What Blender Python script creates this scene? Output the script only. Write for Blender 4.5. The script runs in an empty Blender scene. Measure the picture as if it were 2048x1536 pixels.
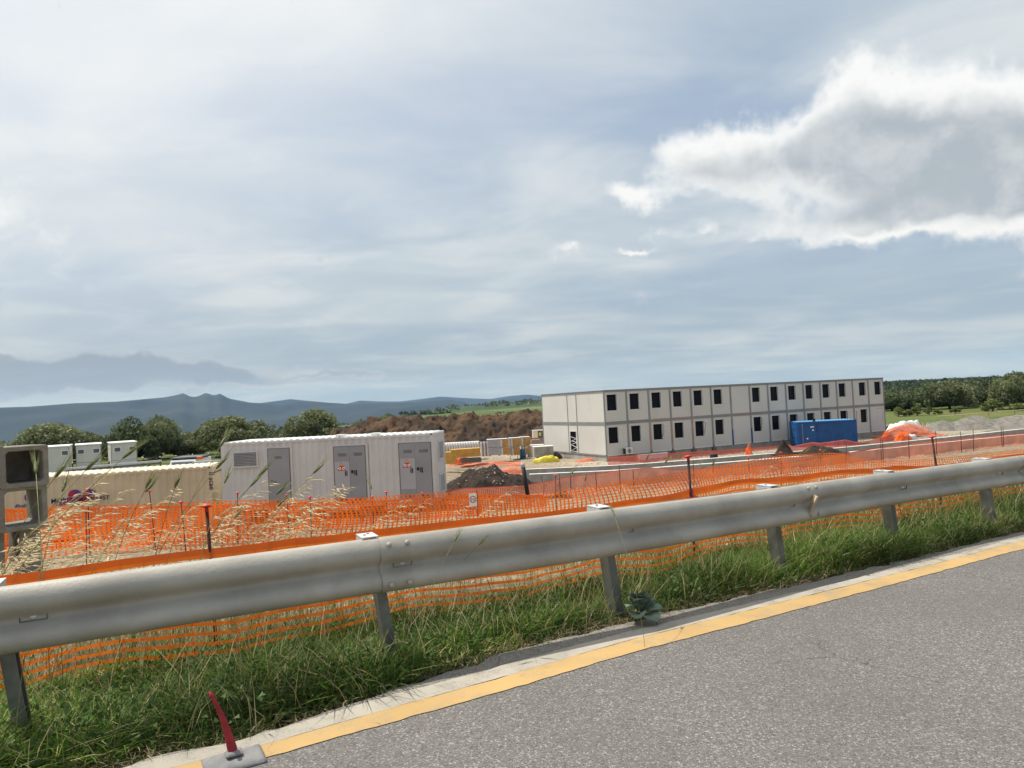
import bpy, math, random
import numpy as np
from mathutils import Matrix, Vector
random.seed(7); RNG = np.random.default_rng(11)
SC = bpy.context.scene
COL = SC.collection
R = math.radians
# ------------------------------------------------------------------ camera
F, PITCH, ROLL, CZ = 1420.0, .0272, .0512, 1.55      # focal in pixels of a 2048 px wide frame
_c, _s, _cp, _sp = math.cos(ROLL), math.sin(ROLL), math.cos(PITCH), math.sin(PITCH)
cam_d = bpy.data.cameras.new('camera'); cam = bpy.data.objects.new('camera', cam_d); COL.objects.link(cam)
cam_d.sensor_width = 36; cam_d.lens = F / 2048 * 36; cam_d.clip_start = .05; cam_d.clip_end = 60000
_r = Vector((_c, _s * _sp, -_s * _cp)); _u = Vector((_s, -_c * _sp, _c * _cp)); _b = _r.cross(_u)
cam.matrix_world = Matrix(((_r.x, _u.x, _b.x, 0), (_r.y, _u.y, _b.y, 0), (_r.z, _u.z, _b.z, CZ), (0, 0, 0, 1)))
SC.camera = cam
# ------------------------------------------------------------------ light and exposure
SUN_AZ, SUN_EL = R(-68), R(61)          # azimuth clockwise from +Y
SUN_DIR = Vector((math.cos(SUN_EL) * math.sin(SUN_AZ), math.cos(SUN_EL) * math.cos(SUN_AZ), math.sin(SUN_EL)))
sl = bpy.data.lights.new('sun', 'SUN'); sl.energy = 4.45; sl.angle = R(.55); sl.color = (1, .95, .87)
so = bpy.data.objects.new('sun', sl); COL.objects.link(so)
so.rotation_euler = (-SUN_DIR).to_track_quat('-Z', 'Y').to_euler(); so.location = (-20, 20, 40)
SC.view_settings.view_transform = 'Standard'; SC.view_settings.look = 'None'
SC.view_settings.exposure = 0.19; SC.view_settings.gamma = 1
SC.cycles.use_denoising = True
SC.cycles.max_bounces = 8; SC.cycles.transparent_max_bounces = 12; SC.cycles.volume_bounces = 0
SC.cycles.sample_clamp_indirect = 6
# ------------------------------------------------------------------ pixel helpers (a pixel gives a direction only)
def ray(px, py):
    a, b = px - 1024, py - 768
    u = a * _c - b * _s; v = a * _s + b * _c
    x = u / F; zc = -v / F
    return np.array([x, _cp - zc * _sp, _sp + zc * _cp])
HEAD = R(64.9)
U = np.array([math.sin(HEAD), math.cos(HEAD), 0.]); Nn = np.array([-math.cos(HEAD), math.sin(HEAD), 0.])
CAMP = np.array([0, 0, CZ])
def P(s, d, z=0.): return U * s + Nn * d + np.array([0, 0, z])
def sd(p): return float(np.dot(p, U)), float(np.dot(p, Nn))
def at_z(px, py, z): r = ray(px, py); return CAMP + r * ((z - CZ) / r[2])
def at_d(px, py, d): r = ray(px, py); return CAMP + r * (d / float(np.dot(r, Nn)))
def at_y(px, py, Y): r = ray(px, py); return CAMP + r * (Y / r[1])
def azel(px, py):
    r = ray(px, py); r = r / np.linalg.norm(r); return math.atan2(r[0], r[1]), math.asin(r[2])
# ------------------------------------------------------------------ terrain
def sstep(x, a, b): t = np.clip((x - a) / (b - a), 0, 1); return t * t * (3 - 2 * t)
_tab = RNG.random((64, 64))
def vnoise(x, y):
    xi, yi = np.floor(x).astype(int), np.floor(y).astype(int); fx, fy = x - xi, y - yi
    fx = fx * fx * (3 - 2 * fx); fy = fy * fy * (3 - 2 * fy)
    g = lambda i, j: _tab[i % 64, j % 64]
    return (g(xi, yi) * (1 - fx) + g(xi + 1, yi) * fx) * (1 - fy) + (g(xi, yi + 1) * (1 - fx) + g(xi + 1, yi + 1) * fx) * fy - .5
def fbm(x, y, o=4):
    t = 0; a = 1.
    for i in range(o): t = t + a * vnoise(x * 2 ** i + 17.3 * i, y * 2 ** i + 5.1 * i); a *= .5
    return t
SITE = -4.12
# towards the right the road bends away and dips a little: the beam gets thinner in the photograph faster than a straight, level one
def KB(s): return np.interp(np.asarray(s, float), [2.4, 4.9, 6.63, 8.86, 20], [1., 1.10, 1.16, 1.19, 1.27]) - 1
def DY(s): return 4.2 * KB(s)
def DZ(s): return -.77 * KB(s)
def ZR(s): return .03 + DZ(s)
def kpx(px): return float(np.interp(px, [1180, 1580, 1800, 2048, 2300], [1., 1.10, 1.16, 1.19, 1.21]))
def terrain(x, y):
    x = np.asarray(x, float); y = np.asarray(y, float)
    s = x * U[0] + y * U[1]; d = x * Nn[0] + y * Nn[1]
    d0 = d; d = d - DY(s) * (1 - sstep(d, 6, 12))
    L = np.interp(d, [-1e5, 3.7, 4.2, 5.0, 6.5, 21.4, 33, 47, 1e6], [-.06, -.06, -.03, .0, -.14, -2.22, -3.0, SITE, SITE])
    Rr = np.interp(d, [-1e5, 3.7, 4.2, 5.0, 6.5, 18.3, 21, 36, 41, 1e6], [-.06, -.06, -.03, .0, -.14, -1.98, -2.3, -3.85, SITE, SITE])
    w = sstep(s, 11, 19)
    z = L * (1 - w) + Rr * w
    z = z + ZR(s) * (1 - sstep(d, 5, 9)); d = d0
    nz = fbm(x * .45, y * .45) * .16 + fbm(x * 1.7, y * 1.7, 2) * .05
    z = z + nz * sstep(d, 5.5, 8) * (1 - sstep(d, 200, 400))
    dist = np.hypot(x, y)
    z = z + sstep(dist, 160, 700) * fbm(x / 260, y / 260, 3) * 3.0
    # the low plain rises gently towards the right background
    ang = np.arctan2(x, y); z = z + sstep(dist, 350, 1400) * sstep(ang, -.16, .06) * 6.0
    # and falls away into a wide valley on the left
    z = z - 105 * sstep(dist, 135, 3000) * (1 - sstep(ang, -.32, -.06)) * sstep(y, 0, 60)
    return z
def tz(x, y): return float(terrain(x, y))
def hit(px, py):
    r = ray(px, py); t = 3.
    while t < 4000:
        p = CAMP + r * t
        if p[2] < tz(p[0], p[1]): break
        t *= 1.01
    lo, hi = t / 1.01, t
    for _ in range(20):
        m = (lo + hi) / 2; p = CAMP + r * m
        if p[2] < tz(p[0], p[1]): hi = m
        else: lo = m
    p = CAMP + r * hi; return np.array([p[0], p[1], tz(p[0], p[1])])
# ------------------------------------------------------------------ node helpers
class NB:
    def __init__(self, tree): self.t = tree; self.n = tree.nodes; self.l = tree.links
    def new(self, typ, **kw):
        n = self.n.new(typ)
        for k, v in kw.items(): setattr(n, k, v)
        return n
    def put(self, sock, v):
        if hasattr(v, 'is_linked') or isinstance(v, bpy.types.NodeSocket): self.l.new(v, sock)
        elif v is not None: sock.default_value = v
    def m(self, op, a, b=None, c=None, clamp=False):
        n = self.new('ShaderNodeMath', operation=op); n.use_clamp = clamp
        self.put(n.inputs[0], a); self.put(n.inputs[1], b)
        if c is not None: self.put(n.inputs[2], c)
        return n.outputs[0]
    def vm(self, op, a, b=None):
        n = self.new('ShaderNodeVectorMath', operation=op); self.put(n.inputs[0], a)
        if b is not None: self.put(n.inputs[1], b)
        return n.outputs['Value'] if op in ('DOT_PRODUCT', 'LENGTH') else n.outputs[0]
    def noise(self, vec, scale, detail=4, rough=.5, dist=0, dim='3D', color=False):
        n = self.new('ShaderNodeTexNoise', noise_dimensions=dim)
        if vec is not None: self.l.new(vec, n.inputs['Vector'])
        n.inputs['Scale'].default_value = scale; n.inputs['Detail'].default_value = detail
        n.inputs['Roughness'].default_value = rough; n.inputs['Distortion'].default_value = dist
        return n.outputs['Color'] if color else n.outputs['Fac']
    def smooth(self, v, a, b, lo=0., hi=1.):
        n = self.new('ShaderNodeMapRange', interpolation_type='SMOOTHSTEP')
        self.put(n.inputs[0], v); n.inputs[1].default_value = a; n.inputs[2].default_value = b
        n.inputs[3].default_value = lo; n.inputs[4].default_value = hi
        return n.outputs[0]
    def mix(self, f, a, b):
        n = self.new('ShaderNodeMix', data_type='RGBA'); self.put(n.inputs[0], f)
        for i, v in ((6, a), (7, b)):
            if isinstance(v, tuple) and len(v) == 3: v = (*v, 1)
            self.put(n.inputs[i], v)
        return n.outputs[2]
    def ramp(self, f, stops):
        n = self.new('ShaderNodeValToRGB'); self.put(n.inputs[0], f); e = n.color_ramp.elements
        while len(e) < len(stops): e.new(.5)
        for el, (p, c) in zip(e, stops): el.position = p; el.color = (*c, 1)
        return n.outputs[0]
# ------------------------------------------------------------------ sky
W = bpy.data.worlds.new('World'); SC.world = W; W.use_nodes = True
W.cycles.sampling_method = 'MANUAL'; W.cycles.sample_map_resolution = 512
nb = NB(W.node_tree); W.node_tree.nodes.clear()
SKY_STR = .108
sky = nb.new('ShaderNodeTexSky', sky_type='NISHITA'); sky.sun_disc = False
sky.sun_elevation = SUN_EL; sky.sun_rotation = SUN_AZ; sky.air_density = 1.0; sky.dust_density = 1.2; sky.ozone_density = 1.5
tc = nb.new('ShaderNodeTexCoord'); D3 = tc.outputs['Generated']
sx = nb.new('ShaderNodeSeparateXYZ'); nb.l.new(D3, sx.inputs[0])
X, Y, Z = sx.outputs
az = nb.m('ARCTAN2', X, Y); el = nb.m('ARCSINE', Z)
zc = nb.m('ADD', nb.m('MAXIMUM', Z, 0.0), .09)
cx = nb.new('ShaderNodeCombineXYZ'); nb.put(cx.inputs[0], nb.m('DIVIDE', X, zc)); nb.put(cx.inputs[1], nb.m('DIVIDE', Y, zc))
PL = cx.outputs[0]
# broad veil of high cloud, drawn on a flat layer so it foreshortens to the horizon
mp = nb.new('ShaderNodeMapping'); nb.l.new(PL, mp.inputs[0]); mp.inputs['Rotation'].default_value = (0, 0, R(24)); mp.inputs['Scale'].default_value = (.52, .66, 1); mp.inputs['Location'].default_value = (3.1, 1.7, 0)
v1 = nb.noise(mp.outputs[0], .8, 7, .55, .6)
v2 = nb.noise(mp.outputs[0], 2.2, 8, .55, .6)
veil = nb.smooth(nb.m('ADD', nb.m('MULTIPLY', v1, .75), nb.m('MULTIPLY', v2, .25)), .38, .62)
veil2 = nb.smooth(v2, .36, .70)
veilcol = nb.mix(veil2, (4.5, 5.15, 5.6), (5.9, 6.3, 6.5))
veilcol = nb.mix(nb.smooth(el, .0, .22, .55, 0.), veilcol, (3.2, 3.85, 4.3))
base = nb.mix(.65, sky.outputs[0], (2.9, 3.75, 5.1))
base = nb.mix(nb.smooth(el, .0, .30, .85, 0.), base, (2.55, 3.2, 3.75))
col = nb.mix(nb.m('MULTIPLY_ADD', veil, .66, .28), base, veilcol)
# sun side glow seen through the veil
cs = nb.vm('DOT_PRODUCT', D3, tuple(SUN_DIR))
col = nb.mix(nb.m('MULTIPLY', nb.smooth(cs, .36, 1.0), .88), col, (8.6, 8.7, 8.8))
# cumulus: soft lobes plus noise; the same lobes sampled a little higher give the shaded undersides
cv = nb.new('ShaderNodeCombineXYZ'); nb.put(cv.inputs[0], az); nb.put(cv.inputs[1], el)
AE = cv.outputs[0]
wn = nb.noise(D3, 7.0, 6, .6, 0, color=True)
warp = nb.vm('SCALE', nb.vm('SUBTRACT', wn, (.5, .5, .5))); warp.node.inputs[3].default_value = .10
fb = nb.noise(D3, 13.0, 9, .62, .25)
def lobes(coord, blobs):
    tot = None
    for (px, py, rx, ry, w) in blobs:
        a, e = azel(px, py)
        q = nb.vm('MULTIPLY', nb.vm('SUBTRACT', coord, (a, e, 0)), (F / rx, F / ry, 0))
        g = nb.m('EXPONENT', nb.m('MULTIPLY', nb.vm('DOT_PRODUCT', q, q), -1.))
        tot = nb.m('MULTIPLY', g, w) if tot is None else nb.m('MULTIPLY_ADD', g, w, tot)
    return tot
CUM = [(1620, 335, 270, 78, .85), (1700, 205, 120, 75, .72), (1880, 250, 150, 95, .8), (1410, 300, 110, 62, .55), (1265, 395, 80, 26, .62),
       (1430, 472, 110, 22, .55), (1770, 452, 140, 34, .66), (2010, 395, 110, 62, .85), (2190, 300, 190, 110, .9), (915, 490, 52, 16, .60), (1128, 512, 38, 17, .62), (1270, 521, 44, 9, .62),
       (-500, 420, 300, 90, .9), (2900, 380, 350, 100, .9)]
GREY = [(60, 752, 260, 24, 1.0), (250, 748, 200, 24, .9), (430, 752, 110, 17, .85), (690, 755, 150, 8, .8), (-300, 740, 300, 30, .9), (150, 786, 250, 9, .5)]
fb2 = nb.noise(D3, 5.5, 7, .6, .4)
fbm_ = nb.m('ADD', nb.m('MULTIPLY', nb.m('SUBTRACT', fb, .5), 1.5), nb.m('MULTIPLY', nb.m('SUBTRACT', fb2, .5), 1.9))
c0 = nb.vm('ADD', AE, warp)
d0 = lobes(c0, CUM)
al = nb.smooth(nb.m('ADD', nb.m('MULTIPLY', d0, 1.2), fbm_), .34, .92)
d1 = lobes(nb.vm('ADD', c0, (0, .030, 0)), CUM[:9]); d2 = lobes(nb.vm('ADD', c0, (0, -.014, 0)), CUM[:9])
inner = nb.m('MINIMUM', nb.m('MULTIPLY', d1, 1.05), nb.m('MULTIPLY', d2, 1.25))
thick = nb.smooth(nb.m('ADD', inner, nb.m('MULTIPLY', fbm_, .6)), .36, 1.15)
cumcol = nb.mix(thick, (8.0, 8.1, 8.1), (3.6, 4.0, 4.3))
cumcol = nb.mix(nb.m('MULTIPLY', nb.smooth(fb, .42, .66), .35), cumcol, (7.6, 7.7, 7.7))
col = nb.mix(nb.m('MULTIPLY', al, .95), col, cumcol)
gd = lobes(c0, GREY); ga = nb.smooth(nb.m('ADD', nb.m('MULTIPLY', gd, 1.2), nb.m('ADD', nb.m('MULTIPLY', nb.m('SUBTRACT', fb, .5), 1.2), nb.m('MULTIPLY', nb.m('SUBTRACT', nb.noise(D3, 38., 6, .62, .3), .5), 2.0))), .40, .74)
greycol = nb.mix(nb.smooth(gd, .4, 1.1), (4.2, 4.6, 4.95), (2.6, 2.95, 3.3))
col = nb.mix(nb.m('MULTIPLY', ga, .8), col, greycol)
bg = nb.new('ShaderNodeBackground'); nb.l.new(col, bg.inputs[0]); bg.inputs[1].default_value = SKY_STR
wo = nb.new('ShaderNodeOutputWorld'); nb.l.new(bg.outputs[0], wo.inputs[0])
# ------------------------------------------------------------------ materials
MATS = {}
def mat(name, color, rough=.7, var=.12, vscale=3., metal=0., bump=0., bscale=40., spec=.4, color2=None, attr=None, transl=0., dirt=None, dscale=1.2, coat=0):
    m = bpy.data.materials.new(name); m.use_nodes = True; n = NB(m.node_tree); t = m.node_tree
    bs = t.nodes['Principled BSDF']; bs.inputs['Roughness'].default_value = rough; bs.inputs['Metallic'].default_value = metal
    bs.inputs['Specular IOR Level'].default_value = spec
    tcn = n.new('ShaderNodeTexCoord'); v = tcn.outputs['Object']
    if attr:
        a = n.new('ShaderNodeAttribute', attribute_name=attr); c = a.outputs['Color']
    else:
        nz = n.noise(v, vscale, 5, .6)
        c2 = color2 or tuple(min(1, x * (1 - var * 1.6)) for x in color)
        c = n.mix(n.smooth(nz, .3, .7), color if color2 else tuple(min(1, x * (1 + var)) for x in color), c2)
    if dirt:
        mpn = n.new('ShaderNodeMapping'); t.links.new(v, mpn.inputs[0]); mpn.inputs['Scale'].default_value = (1, 1, .25)
        nd = n.noise(mpn.outputs[0], dscale, 7, .65, .3)
        c = n.mix(n.smooth(nd, .5, .82, 0, .75), c, dirt)
    t.links.new(c, bs.inputs['Base Color'])
    if bump:
        bp = n.new('ShaderNodeBump'); bp.inputs['Strength'].default_value = bump; bp.inputs['Distance'].default_value = .02
        t.links.new(n.noise(v, bscale, 4, .6), bp.inputs['Height']); t.links.new(bp.outputs[0], bs.inputs['Normal'])
    if transl:
        tr = n.new('ShaderNodeBsdfTranslucent'); t.links.new(c, tr.inputs[0]); mx = n.new('ShaderNodeMixShader'); mx.inputs[0].default_value = transl
        out = t.nodes['Material Output']; t.links.new(bs.outputs[0], mx.inputs[1]); t.links.new(tr.outputs[0], mx.inputs[2]); t.links.new(mx.outputs[0], out.inputs[0])
    MATS[name] = m; return m
mat('galv', (.385, .36, .31), .55, .12, 2.2, .08, .12, 60, dirt=(.24, .215, .17), dscale=1.4)
mat('galv_dark', (.13, .135, .13), .6, .2, 5, .2, .1, 50)
mat('galv_light', (.62, .63, .62), .45, .08, 4, .2)
mat('post_steel', (.15, .155, .14), .5, .2, 6, .3, .15, 40, dirt=(.10, .09, .07))
mat('rust', (.085, .035, .026), .85, .3, 20, 0, .3, 80)
mat('cap_red', (.62, .05, .045), .5, .1, 6)
mat('net', (.95, .20, .018), .6, .12, 1.2, transl=.35)
mat('net_band', (.86, .15, .016), .55, .12, 1.6, transl=.25, dirt=(.55, .11, .03), dscale=2)
mat('net_faded', (.80, .29, .17), .65, .12, 1.0, transl=.4)
mat('net_pink', (.62, .12, .09), .65, .12, 1.0, transl=.3)
mat('concrete', (.36, .35, .32), .9, .15, 1.5, 0, .3, 30, dirt=(.21, .20, .18))
mat('concrete_box', (.235, .212, .178), .9, .18, 2.5, 0, .4, 40, dirt=(.16, .145, .12), dscale=2)
mat('conc_top', (.62, .60, .55), .9, .1, 2, 0, .2, 30)
mat('plinth', (.33, .315, .28), .95, .15, 1, 0, .2, 20, dirt=(.22, .20, .17))
mat('beige', (.60, .50, .345), .55, .06, .8, 0, 0, dirt=(.46, .37, .25), dscale=.8)
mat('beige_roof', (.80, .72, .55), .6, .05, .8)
mat('cont_grey', (.61, .605, .595), .5, .05, .6, dirt=(.47, .45, .42), dscale=.7)
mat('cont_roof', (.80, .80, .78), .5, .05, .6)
mat('door_grey', (.30, .305, .325), .5, .05, .8)
mat('door_panel', (.42, .43, .45), .5, .04, .8)
mat('dark', (.012, .013, .016), .5, .1, 5)
mat('louvre', (.36, .355, .34), .5, .06, 3)
mat('blue', (.009, .078, .25), .45, .12, 1.2, dirt=(.01, .06, .17), dscale=1.5)
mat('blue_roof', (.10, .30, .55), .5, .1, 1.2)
mat('panel', (.56, .555, .52), .55, .03, .35, dirt=(.49, .482, .445), dscale=.3)
mat('frame', (.235, .245, .245), .5, .08, .8, .1, dirt=(.22, .215, .20), dscale=.6)
mat('frame_rust', (.36, .25, .20), .6, .15, 1.5)
mat('white_trim', (.66, .65, .61), .5, .04, 1)
mat('pane', (.003, .005, .010), .3, 0, 1, spec=.12)
mat('white', (.74, .74, .72), .5, .04, 1)
mat('pure_white', (.80, .80, .78), .5, .02, 1)
mat('black', (.012, .012, .013), .55, .2, 4)
mat('yellow_board', (.62, .34, .075), .7, .12, 2)
mat('insul', (.52, .30, .095), .75, .1, 2)
mat('wrap_grey', (.33, .36, .38), .35, .2, 3, color2=(.44, .47, .49))
mat('wrap_white', (.72, .72, .70), .35, .08, 3)
mat('tarp_yellow', (.74, .62, .05), .5, .12, 2)
mat('tarp_dark', (.05, .045, .05), .6, .2, 3)
mat('drum_blue', (.02, .12, .26), .4, .1, 2)
mat('brick', (.36, .27, .22), .85, .2, 6)
mat('wood', (.30, .21, .12), .8, .2, 5)
mat('wood_pale', (.50, .40, .27), .8, .2, 5)
mat('soil', (.046, .029, .019), .95, .3, 2.6, 0, 1., 9, color2=(.016, .011, .008))
mat('mound', (.105, .058, .028), .95, .3, .35, 0, 1., 2.6, color2=(.018, .013, .010))
mat('gravel_pile', (.225, .208, .178), .95, .1, 2.2, 0, 1., 9, color2=(.135, .124, .106))
mat('stone', (.50, .44, .37), .9, .2, 9, color2=(.30, .255, .21))
mat('bark', (.09, .07, .05), .9, .25, 6, 0, .4, 20)
mat('leafcol', (.06, .09, .03), .65, attr='Col', transl=.3, spec=.25)
mat('grasscol', (.06, .09, .03), .6, attr='Col', transl=.35, spec=.3)
mat('dockleaf', (.20, .27, .20), .6, .2, 8, 0, .3, 30, transl=.15)
mat('paddle', (.30, .016, .022), .55, .2, 14, dirt=(.13, .02, .02), dscale=14)
mat('rubber', (.17, .17, .175), .85, .15, 14, 0, .3, 60, color2=(.24, .235, .23))
mat('print_red', (.42, .015, .05), .6, .1, 3); mat('print_purple', (.13, .04, .22), .6, .1, 3); mat('print_dark', (.03, .025, .05), .6, .1, 3); mat('print_blue', (.03, .05, .25), .6, .1, 3); mat('print_mauve', (.36, .09, .20), .6, .1, 3)
mat('sign_red', (.55, .06, .04), .5, .05, 3); mat('sign_yellow', (.75, .45, .06), .5, .05, 3); mat('orange_lamp', (.85, .16, .02), .4, .05, 3)
mat('glass_blue', (.10, .12, .14), .2, .1, 2, spec=.6)
mat('hill', (.022, .034, .022), .95, .3, .0022, color2=(.010, .018, .013))
def asphalt(name, c1, c2, c3, crack=True):
    m = bpy.data.materials.new(name); m.use_nodes = True; n = NB(m.node_tree); t = m.node_tree; bs = t.nodes['Principled BSDF']
    v = n.new('ShaderNodeTexCoord').outputs['Object']
    vo = n.new('ShaderNodeTexVoronoi', feature='F1'); t.links.new(v, vo.inputs['Vector']); vo.inputs['Scale'].default_value = 135
    sp = n.new('ShaderNodeSeparateColor'); t.links.new(vo.outputs['Color'], sp.inputs[0])
    c = n.ramp(sp.outputs[0], [(0, c1), (.45, c2), (.82, c2), (1, c3)])
    big = n.noise(v, .9, 6, .6); c = n.mix(n.smooth(big, .35, .72, 0, .38), c, tuple(x * .62 for x in c2))
    fine = n.noise(v, 210, 3, .6); c = n.mix(n.smooth(fine, .50, .68, 0, .42), c, c3)
    if crack:
        w2 = n.noise(v, 1.6, 5, .6, color=True)
        vv = n.vm('ADD', v, n.vm('SCALE', n.vm('SUBTRACT', w2, (.5, .5, .5)))); vv.node.inputs[1].default_value = (0, 0, 0)
        sc_ = [x for x in t.nodes if x.bl_idname == 'ShaderNodeVectorMath' and x.operation == 'SCALE'][-1]; sc_.inputs[3].default_value = .5
        t.links.new(sc_.outputs[0], vv.node.inputs[1])
        vc = n.new('ShaderNodeTexVoronoi', feature='DISTANCE_TO_EDGE'); t.links.new(vv, vc.inputs['Vector']); vc.inputs['Scale'].default_value = .42
        gate = n.smooth(n.noise(v, .8, 2, .5), .56, .64)
        c = n.mix(n.m('MULTIPLY', n.smooth(vc.outputs['Distance'], .0, .005, .5, 0), gate), c, (.03, .028, .026))
    t.links.new(c, bs.inputs['Base Color']); bs.inputs['Roughness'].default_value = .85; bs.inputs['Specular IOR Level'].default_value = .3
    bp = n.new('ShaderNodeBump'); bp.inputs['Strength'].default_value = .55; bp.inputs['Distance'].default_value = .006
    t.links.new(vo.outputs['Distance'], bp.inputs['Height']); t.links.new(bp.outputs[0], bs.inputs['Normal']); MATS[name] = m
asphalt('asphalt', (.066, .062, .058), (.150, .140, .131), (.36, .34, .315))
asphalt('old_asphalt', (.12, .11, .098), (.235, .215, .185), (.40, .375, .33))
def worn_paint(name, paint, under, lo, hi):
    m = bpy.data.materials.new(name); m.use_nodes = True; n = NB(m.node_tree); t = m.node_tree; bs = t.nodes['Principled BSDF']
    v = n.new('ShaderNodeTexCoord').outputs['Object']
    a = n.noise(v, 5, 9, .72, .3); b = n.noise(v, 110, 3, .6); w = n.m('ADD', n.m('MULTIPLY', a, .62), n.m('MULTIPLY', b, .38))
    big = n.noise(v, 1.1, 3, .5)
    p2 = n.mix(n.smooth(big, .35, .7), paint, tuple(x * .82 for x in paint))
    c = n.mix(n.smooth(w, lo, hi), p2, under)
    w2 = n.vm('SCALE', n.vm('SUBTRACT', n.noise(v, 3, 4, .6, color=True), (.5, .5, .5))); w2.node.inputs[3].default_value = .3
    vc = n.new('ShaderNodeTexVoronoi', feature='DISTANCE_TO_EDGE'); t.links.new(n.vm('ADD', v, w2), vc.inputs['Vector']); vc.inputs['Scale'].default_value = 3.2
    c = n.mix(n.m('MULTIPLY', n.smooth(vc.outputs['Distance'], .0, .014, .55, 0), n.smooth(n.noise(v, 2.2, 3, .5), .50, .62)), c, tuple(x * .5 for x in under))
    t.links.new(c, bs.inputs['Base Color']); bs.inputs['Roughness'].default_value = .8; MATS[name] = m
worn_paint('yellow_paint', (.50, .325, .125), (.26, .225, .17), .47, .70)
worn_paint('white_paint', (.41, .375, .31), (.21, .19, .155), .47, .68)
def ground_mat():
    m = bpy.data.materials.new('ground'); m.use_nodes = True; n = NB(m.node_tree); t = m.node_tree; bs = t.nodes['Principled BSDF']
    v = n.new('ShaderNodeTexCoord').outputs['Object']
    a = n.new('ShaderNodeAttribute', attribute_name='Col'); c = a.outputs['Color']
    vo = n.new('ShaderNodeTexVoronoi', feature='F1'); t.links.new(v, vo.inputs['Vector']); vo.inputs['Scale'].default_value = 6
    sp = n.new('ShaderNodeSeparateColor'); t.links.new(vo.outputs['Color'], sp.inputs[0])
    f = n.m('MULTIPLY_ADD', n.noise(v, 14, 6, .65), .9, n.m('MULTIPLY', sp.outputs[0], .5))
    k = n.new('ShaderNodeMix', data_type='RGBA', blend_type='MULTIPLY'); k.inputs[0].default_value = 1
    t.links.new(c, k.inputs[6]); t.links.new(n.ramp(f, [(.25, (.45, .44, .42)), (.6, (.9, .9, .9)), (1., (1.5, 1.48, 1.42))]), k.inputs[7])
    far = n.noise(v, .02, 5, .6)
    k2 = n.new('ShaderNodeMix', data_type='RGBA', blend_type='MULTIPLY'); k2.inputs[0].default_value = 1
    t.links.new(k.outputs[2], k2.inputs[6]); t.links.new(n.ramp(far, [(.3, (.72, .75, .7)), (.7, (1.2, 1.15, 1.1))]), k2.inputs[7])
    t.links.new(k2.outputs[2], bs.inputs['Base Color']); bs.inputs['Roughness'].default_value = .95; bs.inputs['Specular IOR Level'].default_value = .15
    bp = n.new('ShaderNodeBump'); bp.inputs['Strength'].default_value = .7; bp.inputs['Distance'].default_value = .05
    t.links.new(n.noise(v, 9, 6, .65), bp.inputs['Height']); t.links.new(bp.outputs[0], bs.inputs['Normal']); MATS['ground'] = m
ground_mat()
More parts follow.
